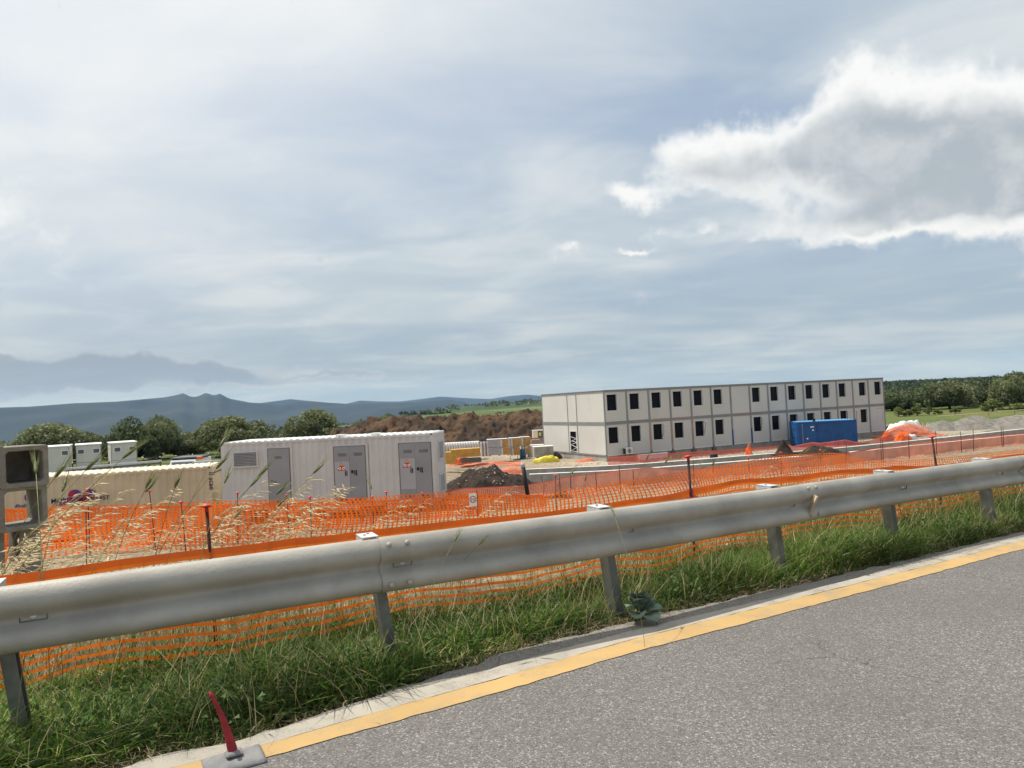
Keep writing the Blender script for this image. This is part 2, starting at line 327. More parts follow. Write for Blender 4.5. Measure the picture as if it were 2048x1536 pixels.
# ------------------------------------------------------------------ object helpers
def M(n): return MATS[n]
def link(o, parent=None, loc=None):
    COL.objects.link(o)
    if parent is not None: o.parent = parent
    if loc is not None: o.location = loc
    return o
def tag(o, label=None, cat=None, group=None, kind=None):
    if label: o['label'] = label
    if cat: o['category'] = cat
    if group: o['group'] = group
    if kind: o['kind'] = kind
    return o
def thing(name, label, cat, loc=(0, 0, 0), rz=0., group=None, rot=None):
    o = bpy.data.objects.new(name, None); COL.objects.link(o); o.location = tuple(float(v) for v in loc)
    o.rotation_euler = rot if rot else (0, 0, rz); o.empty_display_size = .2
    return tag(o, label, cat, group)
class MB:
    def __init__(s): s.v = []; s.f = []
    def add(s, v, f): k = len(s.v); s.v += [tuple(map(float, p)) for p in v]; s.f += [tuple(i + k for i in q) for q in f]; return s
    def box(s, x0, x1, y0, y1, z0, z1, b=0.):
        if b <= 0:
            v = [(x, y, z) for z in (z0, z1) for y in (y0, y1) for x in (x0, x1)]
            return s.add(v, [(0, 2, 3, 1), (4, 5, 7, 6), (0, 1, 5, 4), (2, 6, 7, 3), (0, 4, 6, 2), (1, 3, 7, 5)])
        v = []
        for z, i in ((z0, b), (z0 + b, 0), (z1 - b, 0), (z1, b)):
            v += [(x0 + i + b, y0 + i, z), (x1 - i - b, y0 + i, z), (x1 - i, y0 + i + b, z), (x1 - i, y1 - i - b, z), (x1 - i - b, y1 - i, z), (x0 + i + b, y1 - i, z), (x0 + i, y1 - i - b, z), (x0 + i, y0 + i + b, z)]
        f = [tuple(range(7, -1, -1)), tuple(range(24, 32))]
        for r in range(3):
            for k in range(8): f.append((r * 8 + k, r * 8 + (k + 1) % 8, r * 8 + 8 + (k + 1) % 8, r * 8 + 8 + k))
        return s.add(v, f)
    def tube(s, pts, r, n=6, cap=True):
        pts = [Vector(p) for p in pts]; rr = r if isinstance(r, (list, tuple)) else [r] * len(pts); v = []; f = []
        for i, p in enumerate(pts):
            t = (pts[min(i + 1, len(pts) - 1)] - pts[max(i - 1, 0)]).normalized()
            a = t.cross(Vector((0, 0, 1)) if abs(t.z) < .9 else Vector((1, 0, 0))).normalized(); b = t.cross(a)
            v += [p + (a * math.cos(2 * math.pi * k / n) + b * math.sin(2 * math.pi * k / n)) * rr[i] for k in range(n)]
        for i in range(len(pts) - 1):
            for k in range(n): f.append((i * n + k, i * n + (k + 1) % n, (i + 1) * n + (k + 1) % n, (i + 1) * n + k))
        if cap: f += [tuple(range(n - 1, -1, -1)), tuple(range((len(pts) - 1) * n, len(pts) * n))]
        return s.add(v, f)
    def lathe(s, prof, n=12, c=(0, 0, 0)):
        v = []; f = []
        for r, z in prof: v += [(c[0] + r * math.cos(2 * math.pi * k / n), c[1] + r * math.sin(2 * math.pi * k / n), c[2] + z) for k in range(n)]
        for i in range(len(prof) - 1):
            for k in range(n): f.append((i * n + k, i * n + (k + 1) % n, (i + 1) * n + (k + 1) % n, (i + 1) * n + k))
        return s.add(v, f + [tuple(range(n - 1, -1, -1)), tuple(range((len(prof) - 1) * n, len(prof) * n))])
    def strip(s, a, b):          # quads between two equal-length point rows
        k = len(a); return s.add(list(a) + list(b), [(i, i + 1, k + i + 1, k + i) for i in range(k - 1)])
    def poly(s, pts): return s.add(pts, [tuple(range(len(pts)))])
    def mesh(s, name, m, smooth=False):
        me = bpy.data.meshes.new(name); me.from_pydata(s.v, [], s.f); me.materials.append(M(m))
        if smooth: me.shade_smooth()
        return me
    def build(s, name, m, parent=None, smooth=False, loc=None):
        return link(bpy.data.objects.new(name, s.mesh(name, m, smooth)), parent, loc)
def tri_mesh(name, V, T, m, colr=None, smooth=False):
    V = np.asarray(V, np.float32); T = np.asarray(T, np.int32); me = bpy.data.meshes.new(name)
    me.vertices.add(len(V)); me.vertices.foreach_set('co', V.ravel())
    me.loops.add(T.size); me.loops.foreach_set('vertex_index', T.ravel())
    me.polygons.add(len(T)); me.polygons.foreach_set('loop_start', np.arange(0, T.size, T.shape[1], dtype=np.int32))
    me.update(calc_edges=True)
    if colr is not None:
        ca = me.color_attributes.new('Col', 'FLOAT_COLOR', 'POINT'); c4 = np.ones((len(V), 4), np.float32); c4[:, :3] = colr
        ca.data.foreach_set('color', c4.ravel())
    me.materials.append(M(m))
    if smooth: me.shade_smooth()
    return me
def copy_tree(o, parent=None):
    c = o.copy(); COL.objects.link(c); c.parent = parent
    for ch in list(o.children): copy_tree(ch, c)
    return c
def text_mesh(body, size, m, parent, loc, rot, name='lettering', ext=.004):
    cu = bpy.data.curves.new('txt', 'FONT'); cu.body = body; cu.size = size; cu.extrude = ext; cu.resolution_u = 3; cu.offset = size * .010
    o = bpy.data.objects.new('txt', cu); COL.objects.link(o); dg = bpy.context.evaluated_depsgraph_get()
    me = bpy.data.meshes.new_from_object(o.evaluated_get(dg)); bpy.data.objects.remove(o); me.materials.clear(); me.materials.append(M(m))
    t = link(bpy.data.objects.new(name, me), parent, loc); t.rotation_euler = rot; return t
ORD = ['first', 'second', 'third', 'fourth', 'fifth', 'sixth', 'seventh', 'eighth', 'ninth', 'tenth', 'eleventh', 'twelfth', 'thirteenth', 'fourteenth', 'fifteenth', 'sixteenth', 'seventeenth', 'eighteenth', 'nineteenth', 'twentieth']
RZ = math.pi / 2 - HEAD            # local x runs along the road, local y away from it
# ================================================================== SETTING
def grow(a, b, step, ratio=1.12, far=12000):
    xs = list(np.arange(a, b + 1e-6, step)); k = step
    while xs[-1] < far: k *= ratio; xs.append(xs[-1] + k)
    k = step; lo = [xs[0]]
    while lo[-1] > -far: k *= ratio; lo.append(lo[-1] - k)
    return np.array(lo[:0:-1] + xs)
def build_ground():
    S = grow(-12, 46, .45); Dd = grow(3.5, 56, .4)
    gs, gd = np.meshgrid(S, Dd)
    x = gs * U[0] + gd * Nn[0]; y = gs * U[1] + gd * Nn[1]; z = terrain(x, y)
    n1, n0 = gs.shape; V = np.stack([x, y, z], -1).reshape(-1, 3)
    i = np.arange((n1 - 1) * n0).reshape(n1 - 1, n0)[:, :-1].ravel()
    T = np.stack([i, i + 1, i + 1 + n0, i + n0], 1)
    s = gs.ravel(); d = gd.ravel(); xx = x.ravel(); yy = y.ravel()
    c = np.zeros((len(V), 3))
    def blend(w, colr): c[:] = c * (1 - w[:, None]) + np.array(colr) * w[:, None]
    nz = fbm(xx * .35, yy * .35); nz2 = fbm(xx * .08 + 9, yy * .08)
    c[:] = (.085, .075, .05)                                    # verge soil
    blend(sstep(d, 5.0, 6.6), (.27, .225, .16))                 # stony slope
    blend(sstep(nz, -.05, .5) * sstep(d, 6, 8) * (1 - sstep(d, 19, 23)) * .55, (.16, .15, .07))
    blend(sstep(d, 22, 27), (.25, .20, .145))                   # trodden site soil
    blend(sstep(d, 43, 46) * sstep(s, 18, 30), (.36, .31, .25)) # gravel apron
    blend(sstep(nz2, -.2, .35) * sstep(d, 24, 30) * .5, (.17, .13, .09))
    dist = np.hypot(xx, yy); az_ = np.arctan2(xx, yy)
    far = np.maximum(sstep(d, 82, 92) , sstep(dist, 105, 118))
    blend(far, (.085, .115, .035))
    blend(far * sstep(nz2, -.1, .4) * .6, (.15, .145, .05))
    blend(sstep(dist, 250, 600), (.075, .115, .035))
    big = fbm(xx / 330, yy / 330, 2)
    blend(sstep(dist, 300, 600) * sstep(big, .0, .08) * .7, (.15, .16, .07))
    blend(sstep(dist, 300, 600) * sstep(big, -.02, -.25) * .8, (.035, .06, .022))
    o = link(bpy.data.objects.new('ground', tri_mesh('ground', V, T, 'ground', c, True))); tag(o, kind='structure')
build_ground()
# road and its markings from the pixels of their edges on the plane z = 0
def at_road(px, py):
    z = 0.
    for _ in range(12): p = at_z(px, py, z); z = float(ZR(sd(p)[0]))
    return p
def edge(pts):
    q = np.array([sd(at_road(px, py)) for px, py in pts]); o = np.argsort(q[:, 0]); q = q[o]
    m0 = (q[1, 1] - q[0, 1]) / (q[1, 0] - q[0, 0]); m1 = (q[-1, 1] - q[-2, 1]) / (q[-1, 0] - q[-2, 0]) * .5
    tl = np.array([12., 14, 17, 20, 60, 160])
    sx_ = np.concatenate([[-60, -14], q[:, 0], tl])
    dx_ = np.concatenate([[q[0, 1] - .25] * 2, q[:, 1], q[-1, 1] + DY(tl) - DY(q[-1, 0])])
    return lambda s: np.interp(s, sx_, dx_)
e_y0 = edge([(520, 1520), (750, 1455), (1000, 1385), (1500, 1245), (2000, 1110)])
e_y1 = edge([(520, 1494), (750, 1427), (1000, 1357), (1500, 1221), (2000, 1093)])
e_w1 = edge([(520, 1471), (750, 1401), (1000, 1334), (1500, 1207), (2000, 1085)])
e_a1 = edge([(520, 1466), (750, 1390), (1000, 1308), (1500, 1188), (2000, 1072)])
SS = np.concatenate([np.arange(-60, -4, 4), np.arange(-4, 14, .06), np.arange(14, 160, 4)])
def sheet(name, fa, fb, z, m, rag=0., ragb=0., parent=None):
    a = []; b = []
    for s in SS:
        da = float(fa(s)); db = float(fb(s))
        if rag: da += rag * float(fbm(np.float64(s * 26), np.float64(2.3), 4))
        if ragb: db += ragb * float(fbm(np.float64(s * 6), np.float64(7.7), 4))
        zz = z + float(ZR(s)); a.append(P(s, da, zz)); b.append(P(s, db, zz))
    return tag(MB().strip(a, b).build(name, m, parent), kind='structure')
sheet('road', lambda s: -9., lambda s: e_y1(s) + .01, 0.0, 'asphalt')
sheet('road_shoulder', lambda s: e_y1(s), lambda s: e_a1(s) - .01, -.003, 'old_asphalt', 0, .07)
sheet('edge_line_yellow', e_y0, e_y1, .004, 'yellow_paint', .016, .014)
sheet('edge_line_white', lambda s: e_y1(s) + .002, e_w1, .0045, 'white_paint', .01, .022)
# far hills: ridged heightfield, faded by the haze
def build_hills(name, ridge, r0, rw, seed, m='hill'):
    xs = np.linspace(-500, 2600, 420); pxs = np.array([p[0] for p in ridge]); pys = np.array([p[1] for p in ridge])
    A = []; E = []
    for x in xs:
        r = ray(x, np.interp(x, pxs, pys)); A.append(math.atan2(r[0], r[1])); E.append(r[2] / math.hypot(r[0], r[1]))
    A = np.array(A); E = np.array(E)
    rr = np.linspace(r0 - rw * 1.6, r0 + rw, 60)
    a2, r2 = np.meshgrid(A, rr); h = E[None, :] * r0
    t = np.clip((r2 - (r0 - rw * 1.6)) / (rw * 1.6), 0, 2)
    shape = np.where(t < 1, sstep(t, 0, 1) ** .8, 1 - (t - 1) * .5)
    xx = r2 * np.sin(a2); yy = r2 * np.cos(a2)
    nz = fbm(xx / 900 + seed, yy / 900, 5)
    z = -112 + (h + 112 + CZ) * shape + nz * (h + 60) * .6 * np.where(t < 1, np.clip(t * (1 - t) * 4, 0, 1), 0)
    z = np.minimum(z, CZ + E[None, :] * r2 * np.where(t < .97, .96, 1.0) + np.where(t < .97, 0, 0))
    n1, n0 = z.shape; V = np.stack([xx, yy, z], -1).reshape(-1, 3)
    i = np.arange((n1 - 1) * n0).reshape(n1 - 1, n0)[:, :-1].ravel(); T = np.stack([i, i + 1, i + 1 + n0, i + n0], 1)
    o = link(bpy.data.objects.new(name, tri_mesh(name, V, T, m, None, True))); tag(o, kind='structure')
build_hills('hills', [(-500, 845), (0, 815), (60, 813), (150, 806), (230, 803), (330, 794), (352, 790), (366, 786), (384, 794), (398, 792), (412, 785), (428, 791), (440, 787), (458, 797), (500, 805), (560, 808), (600, 802), (640, 804), (700, 808), (780, 806), (850, 803), (900, 800), (925, 803), (950, 815), (1010, 822), (1100, 812), (1500, 790), (2600, 735)], 6200, 1900, 3.)
build_hills('distant_hills', [(-500, 850), (300, 830), (480, 812), (520, 806), (560, 801), (580, 798), (620, 802), (690, 808), (720, 801), (760, 803), (800, 803), (850, 797), (880, 793), (930, 796), (980, 798), (1020, 792), (1055, 789), (1090, 793), (1150, 790), (1300, 788), (1700, 770), (2600, 725)], 9500, 2000, 11.)
# wooded rise on the right, its canopy as one mass
def leaf_cloud(n, centers, radii, size, cols, flat=.75, rng=RNG):
    """small leaf-clump triangles on and in ellipsoid lobes; returns V, T, C"""
    k = rng.integers(0, len(centers), n); c = np.asarray(centers)[k]; r = np.asarray(radii)[k]
    dr = rng.normal(size=(n, 3)); dr /= np.linalg.norm(dr, axis=1)[:, None]
    rad = (.55 + .5 * rng.random(n) ** .6)
    p = c + dr * r * rad[:, None]
    a = rng.normal(size=(n, 3)); a /= np.linalg.norm(a, axis=1)[:, None]
    b = np.cross(a, rng.normal(size=(n, 3))); b /= np.linalg.norm(b, axis=1)[:, None]
    sz = size * (.6 + .8 * rng.random(n))[:, None]
    V = np.stack([p - a * sz, p + a * sz * .6 + b * sz * .7, p + a * sz * .5 - b * sz * .8], 1).reshape(-1, 3)
    T = np.arange(3 * n).reshape(-1, 3)
    cc = np.asarray(cols); w = rng.random(n)[:, None]
    C = cc[0] * (1 - w) + cc[1] * w
    C = C * (.7 + .6 * rng.random(len(centers))[k])[:, None]
    return V, T, np.repeat(C, 3, 0)
OLIVE = [(.105, .130, .060), (.270, .290, .140)]; DARKG = [(.060, .083, .036), (.155, .180, .082)]; BRIGHT = [(.09, .125, .03), (.20, .22, .07)]
def build_rise():
    X_ = np.linspace(150, 1350, 70); Y_ = np.linspace(300, 1400, 60); gx, gy = np.meshgrid(X_, Y_)
    def hz_(x, y):
        a_ = np.arctan2(x, y); dist = np.hypot(x, y)
        return SITE - 3 + (6.5 - 4 * sstep(a_, .5, .75)) * sstep(dist, 360, 820) * sstep(a_, .20, .42) + fbm(x / 110, y / 110) * 2.0 * sstep(dist, 330, 500)
    z = hz_(gx, gy); V = np.stack([gx, gy, z], -1).reshape(-1, 3); n1, n0 = z.shape
    i = np.arange((n1 - 1) * n0).reshape(n1 - 1, n0)[:, :-1].ravel(); T = np.stack([i, i + 1, i + 1 + n0, i + n0], 1)
    o = link(bpy.data.objects.new('wooded_hillside', tri_mesh('wooded_hillside', V, T, 'hill', None, True))); tag(o, kind='structure')
    n = 2600; ia = RNG.uniform(.38, .85, n); rd = RNG.uniform(380, 1050, n); x = rd * np.sin(ia); y = rd * np.cos(ia)
    cen = np.stack([x, y, hz_(x, y) + 2.2], 1); rad = np.stack([RNG.uniform(4, 7, n), RNG.uniform(4, 7, n), RNG.uniform(2.2, 3.8, n)], 1)
    V, T, C = leaf_cloud(110000, cen, rad, 1.0, [(.038, .060, .026), (.095, .120, .052)])
    o = link(bpy.data.objects.new('forest_canopy', tri_mesh('forest_canopy', V, T, 'leafcol', C)))
    tag(o, 'dense dark green woodland covering the low hillside right of the building', 'woodland', kind='stuff')
build_rise()
# ================================================================== GUARDRAIL
RD = 4.2
def s_on_rail(px, py=None, z=.78):
    # along-rail coordinate of the rail top seen at image column px
    lo, hi = -20., 60.
    for _ in range(50):
        m = (lo + hi) / 2; p = P(m, RD + float(DY(m)), z + float(DZ(m))) - CAMP
        y = p[1] * _cp + p[2] * _sp; zz = -p[1] * _sp + p[2] * _cp; u = F * p[0] / y; v = -F * zz / y
        x = 1024 + u * _c + v * _s
        if y < .1 or x < px: lo = m
        else: hi = m
    return lo
def build_guardrail():
    g = thing('guardrail', 'long grey galvanised steel guardrail with leaning posts along the road edge', 'guardrail', P(0, RD, 0), RZ)
    # beam profile (o toward the road = -y, z)
    prof = [(.014, .784), (-.010, .792), (-.036, .780), (-.060, .755), (-.078, .725), (-.082, .700), (-.070, .674), (-.044, .652), (-.018, .634), (-.010, .618),
            (-.018, .602), (-.044, .582), (-.070, .560), (-.082, .534), (-.076, .506), (-.056, .484), (-.026, .470), (.010, .472)]
    def beam(s0, s1, off, name='beam'):
        mb = MB(); n = max(2, int((s1 - s0) / .35)); ss = [s0 + (s1 - s0) * i / n for i in range(n + 1)]
        def row(dy, dz): return [[(s, y + dy - off + .004 * math.sin(s * 1.3) , z + dz + .004 * math.sin(s * .9 + 1)) for y, z in prof] for s in ss]
        fr = row(0, 0); bk = row(.005, 0); K = len(prof)
        for rows, flip in ((fr, 0), (bk, 1)):
            v = [p for r_ in rows for p in r_]; f = []
            for i in range(n):
                for k in range(K - 1):
                    q = (i * K + k, i * K + k + 1, (i + 1) * K + k + 1, (i + 1) * K + k); f.append(q[::-1] if flip else q)
            mb.add(v, f)
        for e in (0, n): mb.strip(fr[e], bk[e])
        return mb.build(name, 'galv', g, True)
    spl = [s_on_rail(-420), s_on_rail(757, z=.64), s_on_rail(1598, z=.64), s_on_rail(2034, z=.64)]
    spl = [spl[0] - 3.2] + spl + [spl[-1] + 3.2, spl[-1] + 6.4, spl[-1] + 9.6, spl[-1] + 12.8]
    beams = []
    for i in range(len(spl) - 1):
        b = beam(spl[i] - .0, spl[i + 1] + .18, .0 if i % 2 else .009); beams.append(b)
    # splice bolts
    for i in range(1, len(spl) - 1):
        b = beams[i]
        for ds in (.05, .16):
            for zz, yy in ((.757, -.077), (.525, -.094)):
                MB().lathe([(.017, 0), (.016, .006), (.009, .011)], 10).build('bolt', 'galv', b, True, (spl[i] + ds, yy + .0, zz))
                o = b.children[-1]; o.rotation_euler = (R(62 if zz > .7 else 90), 0, 0)
    # added dark strip standing for the beam's shaded back; posts with spacers
    tb = MB(); xs_ = np.arange(-14, 28, .5)
    for zz in ((.755, .782),): tb.strip([(x, .032, zz[0]) for x in xs_], [(x, .032, zz[1]) for x in xs_]).strip([(x, .032, zz[1]) for x in xs_], [(x, .045, zz[1]) for x in xs_])
    tb.build('rear_shade_strip', 'galv_dark', g)
    for px, pyb in [(-560, 0), (12, 1420), (766, 1262), (1226, 1180), (1560, 1110), (1790, 1040), (1985, 990), (2140, 0), (2270, 0), (2380, 0)]:
        s = s_on_rail(px, z=.6); mb = MB()
        # C section post, leaning along the rail
        lean = .13
        sec = [(-.055, .03), (.055, .03), (.055, .045), (.0, .045), (-.040, .045), (-.040, .125), (.05, .125), (.05, .14), (-.055, .14)]
        v = []
        for z in (-.35, .76): v += [(s + x * .56 - (z - .4) * lean, y, z) for x, y in sec]
        K = len(sec); mb.add(v, [(k, (k + 1) % K, K + (k + 1) % K, K + k) for k in range(K)])
        mb.add(v[K:], [(0, 1, 2, 3), (0, 3, 4), (0, 4, 5, 8), (5, 6, 7, 8)])
        mb.build('post', 'post_steel', g)
        sp = MB().box(s - .12, s - .02, -.010, .15, .800, .806).box(s - .118, s - .105, -.010, .15, .70, .80).box(s - .035, s - .022, -.010, .15, .70, .80).build('spacer_bracket', 'galv_light', g)
        for hx, hy in ((-.085, .07), (-.055, .11)): MB().lathe([(.009, 0), (.009, .002)], 8).build('bolt_hole', 'black', sp, loc=(s + hx, hy, .8065))
        # pressed slot plate on the beam with its washer
        q = MB(); a, b_ = s + .06, s + .17
        pl = MB().box(a, b_, -.016, -.010, .612, .648, .0015).build('slot_plate', 'galv', g)
        MB().lathe([(.014, 0), (.013, .004)], 10).build('washer', 'galv_light', pl, True, ((a + b_) / 2, -.016, .63)); pl.children[-1].rotation_euler = (R(90), 0, 0)
        fr = MB()
        for (x0, x1, z0, z1) in ((a, b_, .648, .651), (a, b_, .609, .612), (a - .003, a, .609, .651), (b_, b_ + .003, .609, .651)): fr.box(x0, x1, -.022, -.012, z0, z1)
        fr.build('slot_edge', 'galv_dark', pl)
    # bent reflector plate hanging out of the beam
    s = s_on_rail(1608, z=.63); o = MB().box(-.010, .010, -.062, .006, -.085, .085, .002).build('bent_reflector_plate', 'wood_pale', g, loc=(s, -.075, .62)); o.rotation_euler = (R(8), R(24), R(-20))
    tag(o, 'bent pale plate tilted out of the beam')
    for o in g.children_recursive:
        if o.location.length > 0: x_ = o.location.x; o.location.y += float(DY(x_)); o.location.z += float(DZ(x_))
        else:
            me = o.data; co = np.zeros(len(me.vertices) * 3, np.float32); me.vertices.foreach_get('co', co); co = co.reshape(-1, 3)
            xr = co[:, 0] if o.name.split('.')[0] in ('beam', 'rear_shade_strip') else np.full(len(co), co[:, 0].mean())
            co[:, 1] += DY(xr); co[:, 2] += DZ(xr); me.vertices.foreach_set('co', co.ravel()); me.update()
build_guardrail()
# ================================================================== NETS AND STAKES
def resample(pts, step):
    pts = np.array(pts); seg = np.r_[0, np.cumsum(np.linalg.norm(np.diff(pts[:, :2], axis=0), axis=1))]
    t = np.arange(0, seg[-1], step); return np.stack([np.interp(t, seg, pts[:, k]) for k in range(pts.shape[1])], 1)
def net(name, label, tops, height, hstep, vstep, hw, vw, m, band=0., wave=.05, bow=.05, mband=None, zfloor=True, ws=1.):
    """tops: world points of the top edge; ribbons of plastic mesh hanging from it"""
    root = thing(name, label, 'safety net', tuple(np.array(tops[0]) - [0, 0, height]))
    org = np.array(tops[0]) - [0, 0, height]
    fine = resample(tops, .06 if vstep < .09 else vstep)
    n = len(fine); tang = np.gradient(fine[:, :2], axis=0); tang /= np.linalg.norm(tang, axis=1)[:, None] + 1e-9
    nor = np.stack([-tang[:, 1], tang[:, 0]], 1)
    idx = np.arange(n)
    def point(i, h):       # h: metres below the top
        t = h / height; L = fine[i]
        w1 = wave * (fbm(L[:, 0] * .9 * ws + 3.1, L[:, 1] * .9 * ws + h * .7, 3)) * (0.3 + t)
        w2 = bow * fbm(L[:, 0] * .35 * ws + 31, L[:, 1] * .35 * ws, 2) * np.sin(math.pi * np.minimum(t, 1)) * 2 + bow * .5 * np.sin(math.pi * np.minimum(t, 1))
        p = np.zeros((len(i), 3)); p[:, :2] = L[:, :2] + nor[i] * w1[:, None] * 1.5 + tang[i] * w2[:, None]
        z = L[:, 2] - h + .04 * fbm(L[:, 0] * 1.1 * ws, L[:, 1] * 1.1 * ws + h, 2) * (1 if h > 0 else .6)
        if zfloor: z = np.maximum(z, terrain(p[:, 0], p[:, 1]) + .02 + .05 * (1 - t))
        p[:, 2] = z; return p
    V = []; T = []
    def rib(A, B):
        k = sum(len(x) for x in V); q = len(A); V.append(A); V.append(B); j = np.arange(q - 1)
        T.append(np.stack([k + j, k + j + 1, k + q + j + 1, k + q + j], 1))
    h = band
    while h <= height + 1e-6:
        a = point(idx, h); b = point(idx, min(h + hw, height + hw)); rib(a, b); h += hstep
    stepi = max(1, int(round(vstep / (.06 if vstep < .09 else vstep))))
    hs = np.linspace(band * .5, height, 7)
    iv = idx[::stepi]
    cols = [point(iv, x) for x in hs]
    tw = np.zeros((len(iv), 3)); tw[:, :2] = tang[iv] * vw
    k = sum(len(x) for x in V); q = len(iv)
    for c in cols: V.append(c); V.append(c + tw)
    for r_ in range(6):
        a = k + r_ * 2 * q + np.arange(q); T.append(np.stack([a, a + q, a + 3 * q, a + 2 * q], 1))
    V = np.concatenate(V) - org; T = np.concatenate(T)
    o = link(bpy.data.objects.new('mesh_strands', tri_mesh('mesh_strands', V, T, m)), root); o['kind'] = 'stuff'
    if band:
        a = point(idx, 0.); b = point(idx, band); MB().strip([tuple(x) for x in a - org], [tuple(x) for x in b - org]).build('top_band', mband or m, root)
    return root
CAPP = [(.006, -.06), (.016, -.055), (.017, -.012), (.048, -.006), (.05, .004), (.03, .018), (.012, .024)]
def stake(top, base, label, group, r=.011, cap=True, capscale=1., capm='cap_red', name='marker_stake'):
    top = np.array(top); base = np.array(base); t = thing(name, label, 'stake', tuple(base), 0, group)
    v = top - base; MB().tube([tuple(-v * .12), tuple(v * .5 + np.array([.004, 0, .0])), tuple(v)], r, 6).build('rod', 'rust', t, True)
    if cap: o = MB().lathe([(a * capscale, z * capscale) for a, z in CAPP], 14).build('cap', capm, t, True, tuple(v)); o.rotation_euler = (RNG.normal() * .12, RNG.normal() * .12, 0)
    return t
# near net, one metre behind the rail
ND = 5.0
def at_n(px, py, d=None): return CAMP + (at_d(px, py, ND if d is None else d) - CAMP) * kpx(px)
nA = [at_n(px, py - 4) for px, py in [(-380, 1210), (0, 1152), (200, 1128), (420, 1101), (600, 1078), (750, 1062), (900, 1046), (1000, 1036), (1150, 1020), (1290, 1001), (1378, 982), (1480, 964), (1620, 951), (1750, 940), (1866, 934), (2048, 912), (2300, 880)]]
net('near_safety_net', 'nearest orange plastic safety net with wide top band right behind the guardrail', nA, .66, .056, .13, .021, .005, 'net', .042, .16, .05, 'net_band', ws=1.6)
stake(at_d(413, 1013, ND - .02), at_d(433, 1312, ND - .02), 'rusty stake with red mushroom cap nearest the camera, below the beige container', 'stakes of the nearest net', .011, True, .62)
stake(at_n(1376, 914, ND - .02), at_n(1388, 1105, ND - .02), 'rusty stake with domed red cap behind the guardrail, below the building windows', 'stakes of the nearest net', .012, True, .72)
stake(at_n(1864, 874, ND - .02), at_n(1882, 1010, ND - .02), 'rusty stake with red cap behind the guardrail, in front of the gravel heaps', 'stakes of the nearest net', .012, True, .72)
# red plastic wound round the middle stake
b = at_n(1382, 1003); w = thing('plastic_wrap', 'crumpled red plastic wound around the middle capped stake', 'plastic wrap', tuple(b))
mb = MB(); pr = []
for i in range(9): pr.append((.018 + .028 * abs(math.sin(i * 1.3)) * (1 - i / 12), -.02 + i * .018))
mb.lathe(pr, 9).build('wrap_roll', 'cap_red', w, True)
mb = MB()
for k in range(4): a = k * 1.4; mb.strip([(0, 0, .02), (.05 * math.cos(a), .05 * math.sin(a), .03), (.12 * math.cos(a), .11 * math.sin(a), .01 - .03 * k)], [(0, 0, .06), (.05 * math.cos(a + .3), .05 * math.sin(a + .3), .055), (.12 * math.cos(a + .2), .11 * math.sin(a + .2), .02 - .03 * k)])
mb.build('loose_strip', 'net_band', w)
# second net on the slope
BD = 20.5
nB = [at_d(px, py, d) for px, py, d in [(-260, 1030, 21.5), (0, 1018, 21.5), (100, 1012, 21.5), (300, 1007, 21.2), (420, 1003, 21), (600, 998, 20.6), (740, 995, 20.2), (880, 984, 20), (955, 984, 20), (1010, 996, 19.5), (1100, 986, 19.5), (1240, 963, 19), (1380, 941, 18.6), (1480, 926, 18.4), (1560, 911, 18.3), (1660, 905, 18.3), (1690, 908, 18.3), (1720, 918, 18.4), (1800, 922, 18.5), (1900, 914, 18.6), (2048, 898, 18.8), (2250, 880, 19)]]
net('slope_safety_net', 'bright orange safety net on the stony slope, second from the guardrail', nB, 1.32, .085, .13, .018, .050, 'net', 0, .5, .16, ws=.6)
nB2 = [at_d(px, py, d) for px, py, d in [(-100, 1022, 25.5), (120, 1016, 25.4), (330, 1012, 25.3), (470, 1010, 25), (620, 1003, 24.6), (760, 1001, 24.2), (880, 994, 24), (1000, 988, 24), (1090, 990, 23.5)]]
net('rear_slope_net', 'second orange net layer standing closely behind the slope net below the containers', nB2, 1.25, .07, .11, .026, .040, 'net_band', .05, .4, .1, ws=.5)
SB = [(175, 978, 178, 1062), (172, 1024, 171, 1090), (299, 982, 311, 1050), (362, 1004, 372, 1092), (475, 986, 475, 1085), (574, 991, 578, 1065), (620, 994, 621, 1030), (706, 998, 704, 1060), (745, 993, 746, 1036), (772, 984, 774, 1018), (845, 986, 847, 1040), (1111, 950, 1111, 1010), (1497, 915, 1500, 990), (1562, 905, 1563, 975), (1641, 900, 1642, 960)]
for i, (a, b_, c, d_) in enumerate(sorted(SB)):
    q = hit(c, d_) if d_ - b_ > 30 else None
    dd = 20.6 if a < 900 else 18.9
    top = at_d(a, b_, dd); bs = at_d(c, d_, dd); bs[2] = min(bs[2], tz(bs[0], bs[1]))
    stake(top, (bs[0], bs[1], tz(bs[0], bs[1])), ORD[i] + ' red-capped rod from the left along the bright orange slope net', 'rods of the slope net', .012, True, 1.15)
